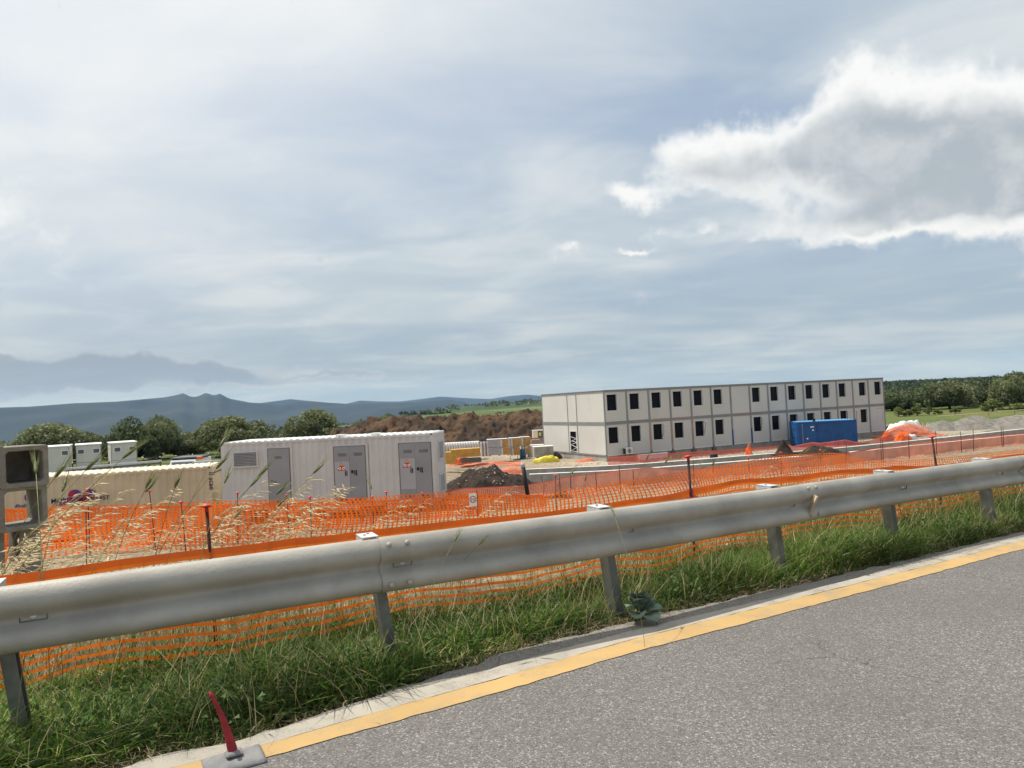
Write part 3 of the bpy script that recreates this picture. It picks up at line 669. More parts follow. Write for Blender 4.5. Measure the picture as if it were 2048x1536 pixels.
# third net, faded, running to the right in front of the low concrete walls
CD = 31.
nC = [at_d(px, py, d) for px, py, d in [(872, 986, 30), (930, 976, 30), (1048, 971, 30.5), (1140, 953, 31), (1200, 946, 31), (1240, 940, 31), (1300, 935, 31), (1345, 938, 31), (1420, 936, 31), (1500, 932, 31), (1600, 922, 31), (1690, 906, 31), (1760, 894, 31), (1830, 885, 31), (1950, 874, 31), (2048, 866, 31), (2300, 845, 31)]]
net('faded_safety_net', 'faded pinkish orange safety net in front of the low concrete walls', nC, 1.05, .06, .10, .022, .034, 'net_faded', .05, .25, .05, 'net_pink', ws=.5)
for i, (a, b_, c, d_) in enumerate([(1041 + 42, 951, 1087, 976), (1118, 946, 1120, 975), (1140, 943, 1141, 962), (1191, 945, 1193, 967), (1238, 930, 1240, 962), (1266, 940, 1267, 960), (1386, 922, 1387, 950), (1426, 918, 1426, 955), (1693, 884, 1690, 920), (1761, 876, 1763, 925), (1765, 880, 1766, 915), (1817, 868, 1818, 910), (1871, 862, 1874, 912), (1921, 863, 1923, 900), (1946, 858, 1947, 892), (2002, 854, 2004, 890), (2006, 855, 2007, 888)]):
    top = at_d(a, b_, 30.8); bs = at_d(c, d_, 30.8)
    stake(top, (bs[0], bs[1], tz(bs[0], bs[1])), ORD[i] + ' thin rusty rod from the left along the faded net by the concrete walls', 'rods of the faded net', .02, False)
# far nets by the building
nD = [at_d(px, py, d) for px, py, d in [(1216, 915, 50.5), (1300, 909, 50.5), (1380, 904, 50.5), (1460, 899, 50.5), (1540, 893, 50.5), (1582, 890, 50.)]]
net('building_safety_net', 'brownish orange net strip along the foot of the long building front', nD, .75, .07, .12, .03, .035, 'net_pink', .05, .2, .03, 'net_band', ws=.4)
nE = [at_d(px, py, d) for px, py, d in [(1560, 897, 47), (1592, 891, 47), (1625, 884, 47), (1640, 886, 47), (1690, 879, 47), (1712, 884, 47), (1735, 882, 48), (1770, 872, 48), (1786, 866, 48)]]
net('magenta_safety_net', 'dark pink net sagging in front of the blue container', nE, 1.05, .05, .09, .03, .034, 'net_pink', .04, .2, .03, 'net_faded', ws=.4)
# ================================================================== THE TWO-STOREY BUILDING
def build_building():
    A = at_y(1213.5, 913, 63.5); MW, H1, L2 = 2.44, 2.94, 12.1; NM = 15; LX = NM * MW
    g = thing('modular_building', 'two-storey white modular container building with grey frames and open dark windows', 'building', tuple(A), RZ)
    gz = tz(A[0], A[1]) - A[2] - .25
    MB().box(.06, LX - .06, .08, L2 - .08, gz, -.002).build('plinth', 'plinth', g)
    MB().box(.15, LX - .15, .15, L2 - .15, 2 * H1 - .02, 2 * H1 + .03).build('roof', 'cont_roof', g)
    fw = .095
    # frames: posts and rails, standing proud of the panels
    for i in range(NM + 1):
        for st in range(2):
            x = i * MW; z0 = st * H1
            rusty = (st == 0 and i in (1, 2, 3, 4)) 
            blue = (st == 0 and i in (6, 7))
            MB().box(max(x - fw, 0), min(x + fw, LX), 0, .10, z0 + .12, z0 + H1 - .16).build('frame_post', 'frame_rust' if rusty and i > 1 else 'frame', g)
            if blue: MB().box(x - .09, x + .09, -.012, -.002, z0 + .12, z0 + 1.5).build('blue_protective_film', 'blue', g)
            MB().box(max(x - fw - .02, 0), min(x + fw + .02, LX), -.012, .14, z0 + H1 - .16, z0 + H1 + (.0 if st else .12)).build('corner_block', 'frame', g)
    for st in range(2):
        for i in range(NM):
            z0 = st * H1; x0 = i * MW
            MB().box(x0 + fw + .02, x0 + MW - fw - .02, 0, .10, z0 + H1 - .16, z0 + H1 - .003).build('top_rail', 'frame', g)
            MB().box(x0 + fw + .02, x0 + MW - fw - .02, .004, .10, z0 + .003, z0 + .12).build('bottom_rail', 'white_trim' if st == 0 else ('frame_rust' if i in (2, 3, 6) else 'frame'), g)
    MB().box(-.03, LX + .03, -.03, .12, 2 * H1, 2 * H1 + .05).build('eaves_strip', 'frame', g)
    # panels with window openings
    def panel(i, st):
        x0 = i * MW + fw; x1 = (i + 1) * MW - fw; z0 = st * H1 + .12; z1 = (st + 1) * H1 - .16
        win = not (i == 6 or (i == 14 and st == 0))
        if not win:
            p = MB().box(x0, x1, .035, .09, z0, z1).build('wall_panel', 'panel', g)
            if i == 14:
                MB().box(x0 + 1.1, x1 - .35, .026, .034, z0 + 1.0, z1 - .28).build('blind_opening', 'panel', p)
                MB().box(x1 - .345, x1 - .31, .024, .034, z0 + 1.0, z1 - .28).box(x0 + 1.1, x1 - .31, .024, .034, z1 - .275, z1 - .24).build('opening_edge', 'frame', p)
            return
        wx0 = i * MW + (.34 if i < 13 else 1.0); wx1 = wx0 + 1.06; wz1 = st * H1 + H1 - .38; wz0 = wz1 - 1.44
        mb = MB().box(x0, wx0, .035, .09, z0, z1).box(wx1, x1, .035, .09, z0, z1).box(wx0, wx1, .035, .09, z0, wz0).box(wx0, wx1, .035, .09, wz1, z1)
        p = mb.build('wall_panel', 'panel', g)
        w = MB()
        for b in ((wx0 - .05, wx1 + .05, wz1, wz1 + .055), (wx0 - .05, wx1 + .05, wz0 - .055, wz0), (wx0 - .055, wx0, wz0 - .055, wz1 + .055), (wx1, wx1 + .055, wz0 - .055, wz1 + .055)): w.box(b[0], b[1], .018, .033, b[2], b[3])
        w = w.build('window', 'white_trim', g)
        MB().box(wx0, wx1, .20, .215, wz0, wz1).build('pane', 'pane', w)
        rv = MB().box(wx0 - .01, wx0 - .001, .092, .215, wz0, wz1).box(wx1 + .001, wx1 + .01, .092, .215, wz0, wz1).box(wx0, wx1, .092, .215, wz0 - .01, wz0 - .001)
        rv.build('reveal', 'white_trim', w)
    for st in range(2):
        for i in range(NM): panel(i, st)
    # conduits and cable boxes on the ground floor
    for i, fx in ((0, 1.62), (2, 1.60), (4, 1.62), (7, 1.5), (9, 1.5), (10, 1.5), (12, 1.5), (13, .45)):
        x = i * MW + fx; t = H1 - .5
        MB().box(x - .02, x + .02, -.01, .03, .75 if i else .6, t).build('conduit', 'white', g)
        o = MB().box(-.14, .14, -.03, .03, -.05, .05, .008).build('junction_box', 'white', g, loc=(x + .03, -.0, t + .06)); o.rotation_euler = (0, R(20), 0)
        if i in (2, 4, 7, 9, 12, 13): MB().tube([(x - .05, -.015, t), (x - .1, -.02, t - .5), (x - .2, -.02, t - .95), (x - .28, -.02, t - 1.05), (x - .33, -.02, t - .8)], .012, 5).build('cable', 'galv_dark', g)
    # short side on the left
    a1, a2 = 4.95, 6.7
    segs = [(.10, a1 - .05), (a1 + .05, a2 - .05), (a2 + .05, L2 - .10)]
    for st in range(2):
        z0 = st * H1
        for k, (y0, y1) in enumerate(segs):
            if st == 0 and k == 1:
                dy0, dy1, dz1 = y0 + .22, y1 - .22, 2.15
                MB().box(.03, .09, y0, dy0, .12, H1 - .16).box(.03, .09, dy1, y1, .12, H1 - .16).box(.03, .09, dy0, dy1, dz1, H1 - .16).build('side_panel', 'panel', g)
                d = MB().box(.10, .11, dy0, dy1, .12, dz1).build('doorway', 'pane', g)
                MB().box(.0, .028, dy0 - .05, dy0 + .02, .12, dz1 + .05).box(.0, .028, dy1 - .02, dy1 + .05, .12, dz1 + .05).box(0, .028, dy0, dy1, dz1, dz1 + .05).build('door_frame', 'white', d)
                for (p, q) in (((dy1, 1.62), (dy0, 1.45)), ((dy0, 1.45), (dy1 - .15, 1.22)), ((dy1 - .1, 1.22), (dy0, 1.1)), ((dy0, 1.1), (dy1, .85)), ((dy1, .85), (dy0, .6)), ((dy0 + .1, .62), (dy1, .25)), ((dy1, .25), (dy0, .2))):
                    MB().tube([(.06, p[0], p[1]), (.06, q[0], q[1])], .022, 5).build('cross_brace', 'white', d)
            else: MB().box(.03, .09, y0, y1, z0 + .12, z0 + H1 - .16).build('side_panel', 'panel', g)
        for y in (a1, a2): MB().box(.0, .10, y - .05, y + .05, z0 + .12, z0 + H1 - .16).build('side_post', 'frame', g)
        MB().box(0, .10, L2 - .10, L2, z0 + .12, z0 + H1 - .16).build('side_post', 'frame', g)
        MB().box(-.005, .10, .16, L2, z0 + H1 - .16, z0 + H1 - .002).build('side_rail', 'frame', g)
        MB().box(.0, .10, .16, L2, z0 + .002, z0 + .12).build('side_rail', 'frame', g)
    MB().box(-.03, .10, .13, L2 + .03, 2 * H1, 2 * H1 + .05).build('eaves_strip', 'frame', g)
    # closed right and rear walls
    MB().box(LX - .06, LX, .1, L2, 0, 2 * H1).build('side_wall', 'panel', g); MB().box(.1, LX - .06, L2 - .06, L2, 0, 2 * H1).build('rear_wall', 'panel', g)
    for i in range(2, NM + 1):
        if i in (2, 3, 4, 5): MB().box(i * MW - .22, i * MW + .22, -.14, .06, -.36, -.03, .02).build('bearing_block', 'galv_dark', g)
    # air conditioner on the front
    ac = thing('air_conditioner', 'white air conditioner unit at the foot of the building front', 'air conditioner', tuple(A + U * 1.72 - Nn * .36 + [0, 0, .06]), RZ)
    c = MB().box(0, .85, 0, .32, 0, .58, .02).build('casing', 'white', ac)
    o = MB().lathe([(.22, 0), (.22, .012), (.19, .014)], 20).build('fan_grille', 'galv', ac, loc=(.48, -.003, .30)); o.rotation_euler = (R(90), 0, 0)
    f = MB()
    for k in range(4): f.box(-.18, .18, -.02, .02, 0, .004)
    o2 = MB().box(-.18, .18, -.025, .025, 0, .01).box(-.025, .025, -.18, .18, .011, .02).build('fan_blade', 'galv_dark', o, loc=(0, 0, .014))
    MB().box(-.004, .10, -.004, .3, .04, .54).build('side_grille', 'dark', ac)
    for x in (.1, .7): MB().box(x, x + .05, .0, .46, -.05, 0).build('bracket', 'galv_dark', ac)
    return A
BA = build_building()
def bl(s, d, z=0): p = BA + U * s + Nn * d; return np.array([p[0], p[1], tz(p[0], p[1]) + z])
o = MB().box(0, 3.2, -.12, .12, 0, .55, .02).build('white_board', 'pure_white', None, loc=tuple(bl(2.75, -.9))); o.rotation_euler = (R(-4), 0, RZ); tag(o, 'long white board lying on edge below the air conditioner', 'board')
# ================================================================== CONTAINERS
def corrug(L, z0, z1, depth, pitch=.278, flip=1, x0=0.):
    pts = []; n = int(L / pitch); pitch = L / n; x = x0
    for i in range(n):
        pts += [(x, 0), (x + pitch * .26, 0), (x + pitch * .5, depth), (x + pitch * .76, depth)]; x += pitch
    pts.append((x0 + L, 0)); return pts
def container(name, label, loc, rz, L, Wd, H, m, mroof, skip=(), endw=True, cat='container'):
    g = thing(name, label, cat, loc, rz)
    c = .15
    def wall(nm, o, rz_, ln):
        pr = corrug(ln - 2 * c, 0, 0, .036, x0=c)
        mb = MB().strip([(x, y + .01, .16) for x, y in pr], [(x, y + .01, H - .12) for x, y in pr])
        w = mb.build(nm, m, g, loc=o); w.rotation_euler = (0, 0, rz_); return w
    front = wall('front_wall', (0, 0, 0), 0, L); wall('rear_wall', (L, Wd, 0), math.pi, L)
    wall('end_wall', (L, 0, 0), math.pi / 2, Wd); wall('end_wall', (0, Wd, 0), -math.pi / 2, Wd)
    for x in (0, L - c):
        for y in (0, Wd - c): MB().box(x, x + c, y, y + c, .12, H - .12).build('corner_post', m, g)
    for y in (0, Wd - .06): MB().box(c, L - c, y - .004, y + .06, H - .12, H - .03).build('top_rail', m, g); MB().box(c, L - c, y - .004, y + .06, 0, .16).build('bottom_rail', m, g)
    for x in (-.004, L - .056): MB().box(x, x + .06, c, Wd - c, H - .12, H - .03).build('top_rail', m, g); MB().box(x, x + .06, c, Wd - c, 0, .16).build('bottom_rail', m, g)
    for x in (-.008, L - c - .03):
        for y in (-.008, Wd - c - .03):
            for z in (0, H - .118):
                k = MB().box(x, x + c + .038, y, y + c + .038, z, z + .118, .01).build('corner_casting', m, g)
                MB().box(x + .06, x + .13, y - .002, y + .001, z + .03, z + .09).build('casting_hole', 'dark', k)
    n = int((L - .3) / .27); pr = []
    for i in range(n):
        x = .15 + (L - .3) * i / n; p = (L - .3) / n
        pr += [(x, 0), (x + p * .2, 0), (x + p * .38, .045), (x + p * .82, .045)]
    pr.append((L - .15, 0))
    mb = MB().strip([(x, .03, H - .03 + z) for x, z in pr], [(x, Wd - .03, H - .03 + z) for x, z in pr])
    mb.strip([(x, .03, H - .05) for x, z in pr], [(x, .03, H - .03 + z) for x, z in pr]); mb.build('roof', mroof, g)
    MB().box(.1, L - .1, .05, Wd - .05, .1, .15).build('floor', 'galv_dark', g)
    return g
# --- grey electrical container
p0 = at_y(441, 888, 30.2); p1 = at_y(866, 863, 29.4); LG = float(np.hypot(*(p1 - p0)[:2])); rzg = math.atan2(p1[1] - p0[1], p1[0] - p0[0]); HG = 2.9
zb = (p0[2] + p1[2]) / 2 - HG
G = container('electrical_container', 'light grey corrugated electrical cabin with grey doors and warning triangles', (p0[0], p0[1], zb), rzg, LG, 2.44, HG, 'cont_grey', 'cont_roof', cat='container')
def gx(px): return (px - 441) / (866 - 441) * LG
def gz(py, px): # height above container base of a pixel on the front face
    t = gx(px); p = p0 + (p1 - p0) * (t / LG); yy = 888 + (863 - 888) * (px - 441) / 425
    return HG - (py - yy) * p[1] / F
# plinth blocks under it
for k in range(4):
    q = p0 + (p1 - p0) * ((.06 + .29 * k)); q2 = q + np.array([-math.sin(rzg), math.cos(rzg), 0]) * .2; zt = tz(q2[0], q2[1])
    o = MB().box(0, .5, 0, 2.0, 0, max(.05, zb - zt + .15) ).build('concrete_block', 'concrete', None, loc=(q2[0], q2[1], zt - .15)); o.rotation_euler = (0, 0, rzg); tag(o, ORD[k] + ' concrete footing block from the left under the grey electrical container', 'block', 'footings of the electrical container')
def gdoor(x0, x1, z0, z1, leaves):
    w = (x1 - x0) / leaves
    MB().box(x0 - .12, x1 + .12, -.012, .012, z0 - .05, z1 + .10).build('flush_panel', 'cont_grey', G)
    for k in range(leaves):
        a = x0 + w * k
        d = MB().box(a + .004, a + w - .004, -.035, -.014, z0, z1).build('door', 'door_grey', G)
        for zz in ((z0 + .12, z0 + .25), (z1 - .40, z1 - .27)):
            for j in range(6): MB().box(a + w * .28, a + w * .82, -.040, -.036, zz[0] + j * .023, zz[0] + j * .023 + .010).build('vent_slat', 'louvre' if 0 else 'galv_dark', d)
            if leaves == 1: break
        yield a, w, d
    MB().box(x0 - .022, x0, -.034, -.013, z0, z1 + .022).box(x1, x1 + .022, -.034, -.013, z0, z1 + .022).box(x0, x1, -.034, -.013, z1, z1 + .022).build('door_surround', 'galv_dark', G)
zt = gz(898, 560)
for a, w, d in gdoor(gx(537), gx(580), .12, zt, 1):
    for j in range(5): MB().box(a + w * .32, a + w * .64, -.040, -.036, zt - .42 + j * .028, zt - .405 + j * .028).build('vent_slat', 'galv_dark', d)
    MB().lathe([(.035, 0), (.03, .02)], 10).build('lock', 'dark', d, loc=(a + .14, -.036, 1.2)); d.children[-1].rotation_euler = (R(90), 0, 0)
    MB().box(a + .22, a + .34, -.055, -.036, 1.14, 1.165).build('handle', 'dark', d)
for xa, xb, yt in ((669, 731, 892), (798, 860, 884)):
    zt = gz(yt, (xa + xb) / 2); first = True
    for a, w, d in gdoor(gx(xa), gx(xb), .12, zt, 2):
        if first:
            MB().box(a + .03, a + w - .006, -.042, -.036, .62, zt - .62).build('light_panel', 'door_panel', d)
            cx_, cz_ = a + w * .48, zt - .98; r = .20
            s = MB().poly([(cx_ - r * .95, -.046, cz_ - .02), (cx_ + r * .95, -.046, cz_ - .02), (cx_, -.046, cz_ + r * 1.7)]).build('warning_triangle', 'sign_red', d)
            MB().poly([(cx_ - r * .34, -.048, cz_ + r * .95), (cx_ + r * .34, -.048, cz_ + r * .95), (cx_, -.048, cz_ + r * 1.55)]).build('sign_patch', 'sign_yellow', d)
            for dx in (-.08, .08):
                MB().poly([(cx_ + dx + .062 * math.cos(k * .52), -.050, cz_ + .075 + .062 * math.sin(k * .52)) for k in range(12)]).build('sign_disc', 'pure_white', d)
                MB().poly([(cx_ + dx + .028 * math.cos(k * .52), -.052, cz_ + .075 + .028 * math.sin(k * .52)) for k in range(12)]).build('sign_dot', 'sign_red', d)
            MB().box(a + w * .68, a + w * .74, -.05, -.043, 1.28, 1.48).box(a + w * .78, a + w * .84, -.05, -.043, 1.28, 1.48).build('label_plate', 'dark', d); first = False
        else:
            MB().box(a + .06, a + .15, -.06, -.036, 1.38, 1.50).build('handle', 'dark', d); MB().box(a + .19, a + .22, -.05, -.036, 1.30, 1.50).box(a + .25, a + .30, -.05, -.036, 1.28, 1.50).build('label_plate', 'dark', d)
def louvre(parent, x0, x1, z0, z1, n):
    f = MB()
    for b in ((x0 - .06, x1 + .06, z1, z1 + .06), (x0 - .06, x1 + .06, z0 - .06, z0), (x0 - .06, x0, z0, z1), (x1, x1 + .06, z0, z1)): f.box(b[0], b[1], -.05, .01, b[2], b[3])
    f = f.build('louvre', 'cont_grey', parent); MB().box(x0, x1, .0, .008, z0, z1).build('louvre_back', 'dark', f)
    for k in range(n):
        z = z0 + (z1 - z0) * (k + .5) / n; h = (z1 - z0) / n
        MB().add([(x0, -.045, z - h * .42), (x1, -.045, z - h * .42), (x1, -.045, z - h * .18), (x0, -.045, z - h * .18), (x0, -.004, z + h * .42), (x1, -.004, z + h * .42)], [(0, 1, 2, 3), (3, 2, 5, 4)]).build('slat', 'louvre', f)
    return f
louvre(G, gx(468), gx(514), gz(934, 490), gz(907, 490), 9)
for (z0, z1) in ((1.75, 2.45), (.35, 1.05)):
    e = louvre(G, .9, 1.8, z0, z1, 9); e.location = (LG, 0, 0); e.rotation_euler = (0, 0, math.pi / 2)
for px in (672, 742): MB().box(gx(px), gx(px) + .35, .1, .5, HG + .012, HG + .10, .01).build('roof_vent', 'cont_roof', G)
# --- beige shipping container
q1 = at_y(422, 932, 30.0); rzb = R(12); LB = 12.19; q0 = q1 - np.array([math.cos(rzb), math.sin(rzb), 0]) * LB; HB = 2.59
B = container('shipping_container', 'beige corrugated shipping container with red and purple heart-like logo', (q0[0], q0[1], q1[2] - HB), rzb, LB, 2.44, HB, 'beige', 'beige_roof')
def on_beige(px, py):
    n = np.array([-math.sin(rzb), math.cos(rzb), 0]); r = ray(px, py); t = np.dot(q1 - CAMP, n) / np.dot(r, n); p = CAMP + r * t - q0
    return float(p[0] * math.cos(rzb) + p[1] * math.sin(rzb)), float(p[2] - 0) + HB
def bpx(px, py): x, z = on_beige(px, py); return (x, -.006, z + 0)
_z0 = q1[2] - HB
def bp(px, py, y=-.006): x, z = on_beige(px, py); return (x, y, z + (q0[2] - _z0) - HB)
def disc(px, py, rx, ry, m, y, up=True):
    n = 14; MB().poly([bp(px + rx * math.cos(math.pi * k / n), py - ry * math.sin(math.pi * k / n), y) for k in range(n + 1)]).build('logo_print', m, B)
disc(150, 992, 14, 13, 'print_purple', -.006); disc(179, 991, 14, 13, 'print_purple', -.006)
for px in (137, 166): MB().poly([bp(px - 1, 993, -.0065), bp(px + 13, 992, -.0065), bp(px + 10, 980, -.0065), bp(px + 3, 984, -.0065)]).build('logo_print', 'print_red', B)
MB().poly([bp(137, 994, -.007), bp(163, 993, -.007), bp(130, 1011, -.007), bp(110, 1012, -.007)]).build('logo_print', 'print_mauve', B)
MB().poly([bp(165, 993, -.007), bp(190, 991, -.007), bp(166, 1010, -.007), bp(143, 1010, -.007)]).build('logo_print', 'print_red', B)
def btext(t, px, py, size, m): text_mesh(t, size, m, B, bp(px, py, -.010), (R(90), 0, 0))
btext('MON', 102, 1007, .27, 'print_dark'); btext('ROMANO EST', 139, 1004, .235, 'print_dark'); btext('S.R.L.', 180, 1010, .12, 'print_dark')
btext('Q', 48, 1004, .5, 'print_purple'); btext('Scab', 35, 1015, .18, 'print_blue')
MB().poly([bp(29, 1015, -.01), bp(35, 1014, -.01), bp(34, 1008, -.01)]).build('logo_print', 'print_blue', B)
MB().poly([bp(52, 1008, -.01), bp(59, 1008, -.01), bp(55, 1014, -.01)]).build('logo_print', 'print_red', B)
o = text_mesh('II scae', .30, 'print_dark', B, bp(418, 944, -.012), (R(90), R(90), 0))
MB().box(LB + .004, LB + .03, .5, 2.2, HB - .35, HB - .30).build('door_bar', 'galv_dark', B)
# --- blue container by the building
c0_ = hit(1598, 895); sb, db = sd(c0_); c0_ = P(sb, db); HBb = 2.3
BL = container('blue_container', 'bright blue corrugated steel container in front of the modular building', (c0_[0], c0_[1], tz(c0_[0], c0_[1])), R(-3), 5.6, 2.44, 2.45, 'blue', 'blue_roof')
for k in range(3): MB().box(-.03, -.006, .2, 2.2, .2 + k * .75, .9 + k * .75).build('end_panel', 'blue', BL)
MB().box(.2, 1.75, -.03, -.012, .2, 2.3).build('side_door', 'blue', BL); d_ = BL.children[-1]
MB().box(1.78, 1.84, -.05, -.012, .15, 2.35).build('door_post', 'blue', BL); MB().tube([(.42, -.05, .2), (.42, -.05, 2.25)], .02, 6).build('locking_bar', 'galv', d_)
for (x, z) in ((1.2, 1.85), (1.38, 1.87), (1.35, 1.55), (.78, .75)): MB().box(x, x + .14, -.036, -.031, z, z + .13).build('sticker', 'white', d_)
MB().box(1.55, 1.75, .1, .3, 2.455, 2.7).tube([(1.6, .2, 2.6), (1.55, .2, 3.0)], .05, 6).build('rooftop_fitting', 'black', BL)
# ================================================================== CONCRETE BOX SECTIONS
def box_section(label, px, py, Y, w, h, rz, closed, L=.95, t=.095):
    p = at_y(px, py, Y)              # lower right front corner
    g = thing('concrete_box_section', label, 'concrete pipe', (p[0], p[1], p[2]), rz, 'precast box sections in a stack')
    mb = MB(); ch = .03
    def ring(y, ins, c): 
        x0, x1, z0, z1 = -w + ins, -ins, ins, h - ins
        return [(x0 + c, y, z0), (x1 - c, y, z0), (x1, y, z0 + c), (x1, y, z1 - c), (x1 - c, y, z1), (x0 + c, y, z1), (x0, y, z1 - c), (x0, y, z0 + c)]
    rings = [ring(0, 0.012, ch), ring(.014, 0, ch), ring(L, 0, ch), ring(L, t, .05), ring(0.02, t, .05), ring(0, t - .015, .05)]
    v = [p_ for r_ in rings for p_ in r_]; f = []
    for a in range(6):
        b = (a + 1) % 6
        for k in range(8): f.append((a * 8 + k, a * 8 + (k + 1) % 8, b * 8 + (k + 1) % 8, b * 8 + k))
    mb.add(v, f).build('shell', 'concrete_box', g)
    if closed: MB().box(-w + t - .004, -t + .004, L - .10, L - .03, t - .004, h - t + .004).build('back_plate', 'concrete_box', g)
    return g
RZC = R(50)
box_section('upper right concrete box section with dark closed inside, left of the beige container', 99, 970, 14.0, .80, .80, RZC, True)
box_section('upper left concrete box section cut off by the picture edge', 11, 976, 13.45, .80, .80, RZC, True)
box_section('lower right concrete box section open right through, below the dark one', 97, 1054, 14.0, .80, .86, RZC, False)
box_section('lower left concrete box section cut off by the picture edge', 9, 1060, 13.45, .80, .86, RZC, False)
for k, (px, lab) in enumerate(((82, 'right concrete leg under the stacked box sections'), (10, 'left concrete leg under the stacked box sections'))):
    p = at_y(px, 1055, 14.2 - k * .5); zt_ = tz(p[0], p[1]); o = MB().box(-.36, 0, .05, .75, 0, p[2] - zt_ + .1, .01).build('support_block', 'concrete_box', None, loc=(p[0], p[1], zt_ - .1)); o.rotation_euler = (0, 0, RZC); tag(o, lab, 'block', 'supports of the box sections')
# ================================================================== LOW CONCRETE WALLS
def low_wall(name, label, pix, z, h, th):
    pts = [at_z(px, py, z) for px, py in pix]; g = thing(name, label, 'wall', (pts[0][0], pts[0][1], z - h))
    o = pts[0] - np.array([0, 0, h]); fine = resample(pts, 2.5); a = []; b = []
    for i in range(len(fine)):
        t = fine[min(i + 1, len(fine) - 1)] - fine[max(i - 1, 0)]; t /= np.linalg.norm(t); nn = np.array([-t[1], t[0], 0])
        a.append(fine[i] - o); b.append(fine[i] + nn * th - o)
    for i in range(len(fine) - 1):       # cast section by section
        gap = (a[i + 1] - a[i]) * .002
        A0, A1, B0, B1 = a[i] + gap, a[i + 1] - gap, b[i] + gap, b[i + 1] - gap; dn = np.array([0, 0, h + .35])
        w = MB().add([A0, A1, B1, B0, A0 - dn, A1 - dn, B1 - dn, B0 - dn], [(0, 1, 2, 3), (4, 5, 1, 0), (5, 6, 2, 1), (6, 7, 3, 2), (7, 4, 0, 3)]).build('wall_section', 'concrete', g)
        up = np.array([0, 0, .004]); MB().add([A0 + up, A1 + up, B1 + up, B0 + up], [(0, 1, 2, 3)]).build('pale_top', 'conc_top', w)  # paler sheet laid over the top of each wall section
low_wall('front_kerb_wall', 'nearer of the two long low concrete walls before the building', [(1058, 949), (1240, 941), (1440, 926), (1700, 905), (2048, 869), (2300, 842)], -2.98, .95, .45)
low_wall('rear_kerb_wall', 'farther of the two long low concrete walls before the building', [(1050, 939), (1240, 931), (1400, 919), (1560, 906), (1700, 894), (1860, 878), (2048, 858), (2300, 832)], -2.92, 1.0, .35)
# ================================================================== EARTH AND GRAVEL HEAPS
def heap(name, label, cat, cx, cy, lx, ly, hfun, m, rz=0., res=.25, rough=.12, zoff=-.1, smooth=False, rs=1.6):
    nx, ny = int(2 * lx / res), int(2 * ly / res); X_ = np.linspace(-lx, lx, nx); Y_ = np.linspace(-ly, ly, ny); gx_, gy_ = np.meshgrid(X_, Y_)
    z = hfun(gx_, gy_); wx_ = fbm((gx_ + cx) * rs * .8 + 3, (gy_ + cy) * rs * .8, 3) * .9; wy_ = fbm((gx_ + cx) * rs * .8 + 41, (gy_ + cy) * rs * .8 + 7, 3) * .9
    n_ = fbm((gx_ + cx) * rs + wx_, (gy_ + cy) * rs + wy_, 6) * rough * 2 + np.abs(fbm((gx_ + cx) * rs * 4.3 + wx_ * 2, (gy_ + cy) * rs * 4.3 + wy_ * 2, 4)) * rough * .8
    z = np.where(z > .02, z + n_ * np.clip(z / .5, 0, 1), 0) + zoff
    V = np.stack([gx_, gy_, z], -1).reshape(-1, 3); n1, n0 = z.shape
    i = np.arange((n1 - 1) * n0).reshape(n1 - 1, n0)[:, :-1].ravel(); T = np.stack([i, i + 1, i + 1 + n0, i + n0], 1)
    o = link(bpy.data.objects.new(name, tri_mesh(name, V, T, m, None, smooth)), None, (cx, cy, tz(cx, cy))); o.rotation_euler = (0, 0, rz)
    return tag(o, label, cat)
ICO = None
def stones(name, pos, sizes, m, label, cat='stones', parent=None, seedcol=None):
    global ICO
    t = (1 + 5 ** .5) / 2
    v = np.array([(-1, t, 0), (1, t, 0), (-1, -t, 0), (1, -t, 0), (0, -1, t), (0, 1, t), (0, -1, -t), (0, 1, -t), (t, 0, -1), (t, 0, 1), (-t, 0, -1), (-t, 0, 1)]) / 1.9
    f = np.array([(0, 11, 5), (0, 5, 1), (0, 1, 7), (0, 7, 10), (0, 10, 11), (1, 5, 9), (5, 11, 4), (11, 10, 2), (10, 7, 6), (7, 1, 8), (3, 9, 4), (3, 4, 2), (3, 2, 6), (3, 6, 8), (3, 8, 9), (4, 9, 5), (2, 4, 11), (6, 2, 10), (8, 6, 7), (9, 8, 1)])
    n = len(pos); rng = RNG; s = np.asarray(sizes)[:, None, None] * (.6 + .7 * rng.random((n, 1, 3))) * (.8 + .4 * rng.random((n, 12, 1)))
    a = rng.random(n) * 6.28; c_, s_ = np.cos(a)[:, None], np.sin(a)[:, None]
    vv = v[None] * s; V = np.stack([vv[..., 0] * c_ - vv[..., 1] * s_, vv[..., 0] * s_ + vv[..., 1] * c_, vv[..., 2] * .7], -1) + np.asarray(pos)[:, None, :]
    T = (f[None] + (np.arange(n) * 12)[:, None, None]).reshape(-1, 3)
    o = link(bpy.data.objects.new(name, tri_mesh(name, V.reshape(-1, 3), T, m)), parent); o['kind'] = 'stuff'
    if label: tag(o, label, cat)
    return o
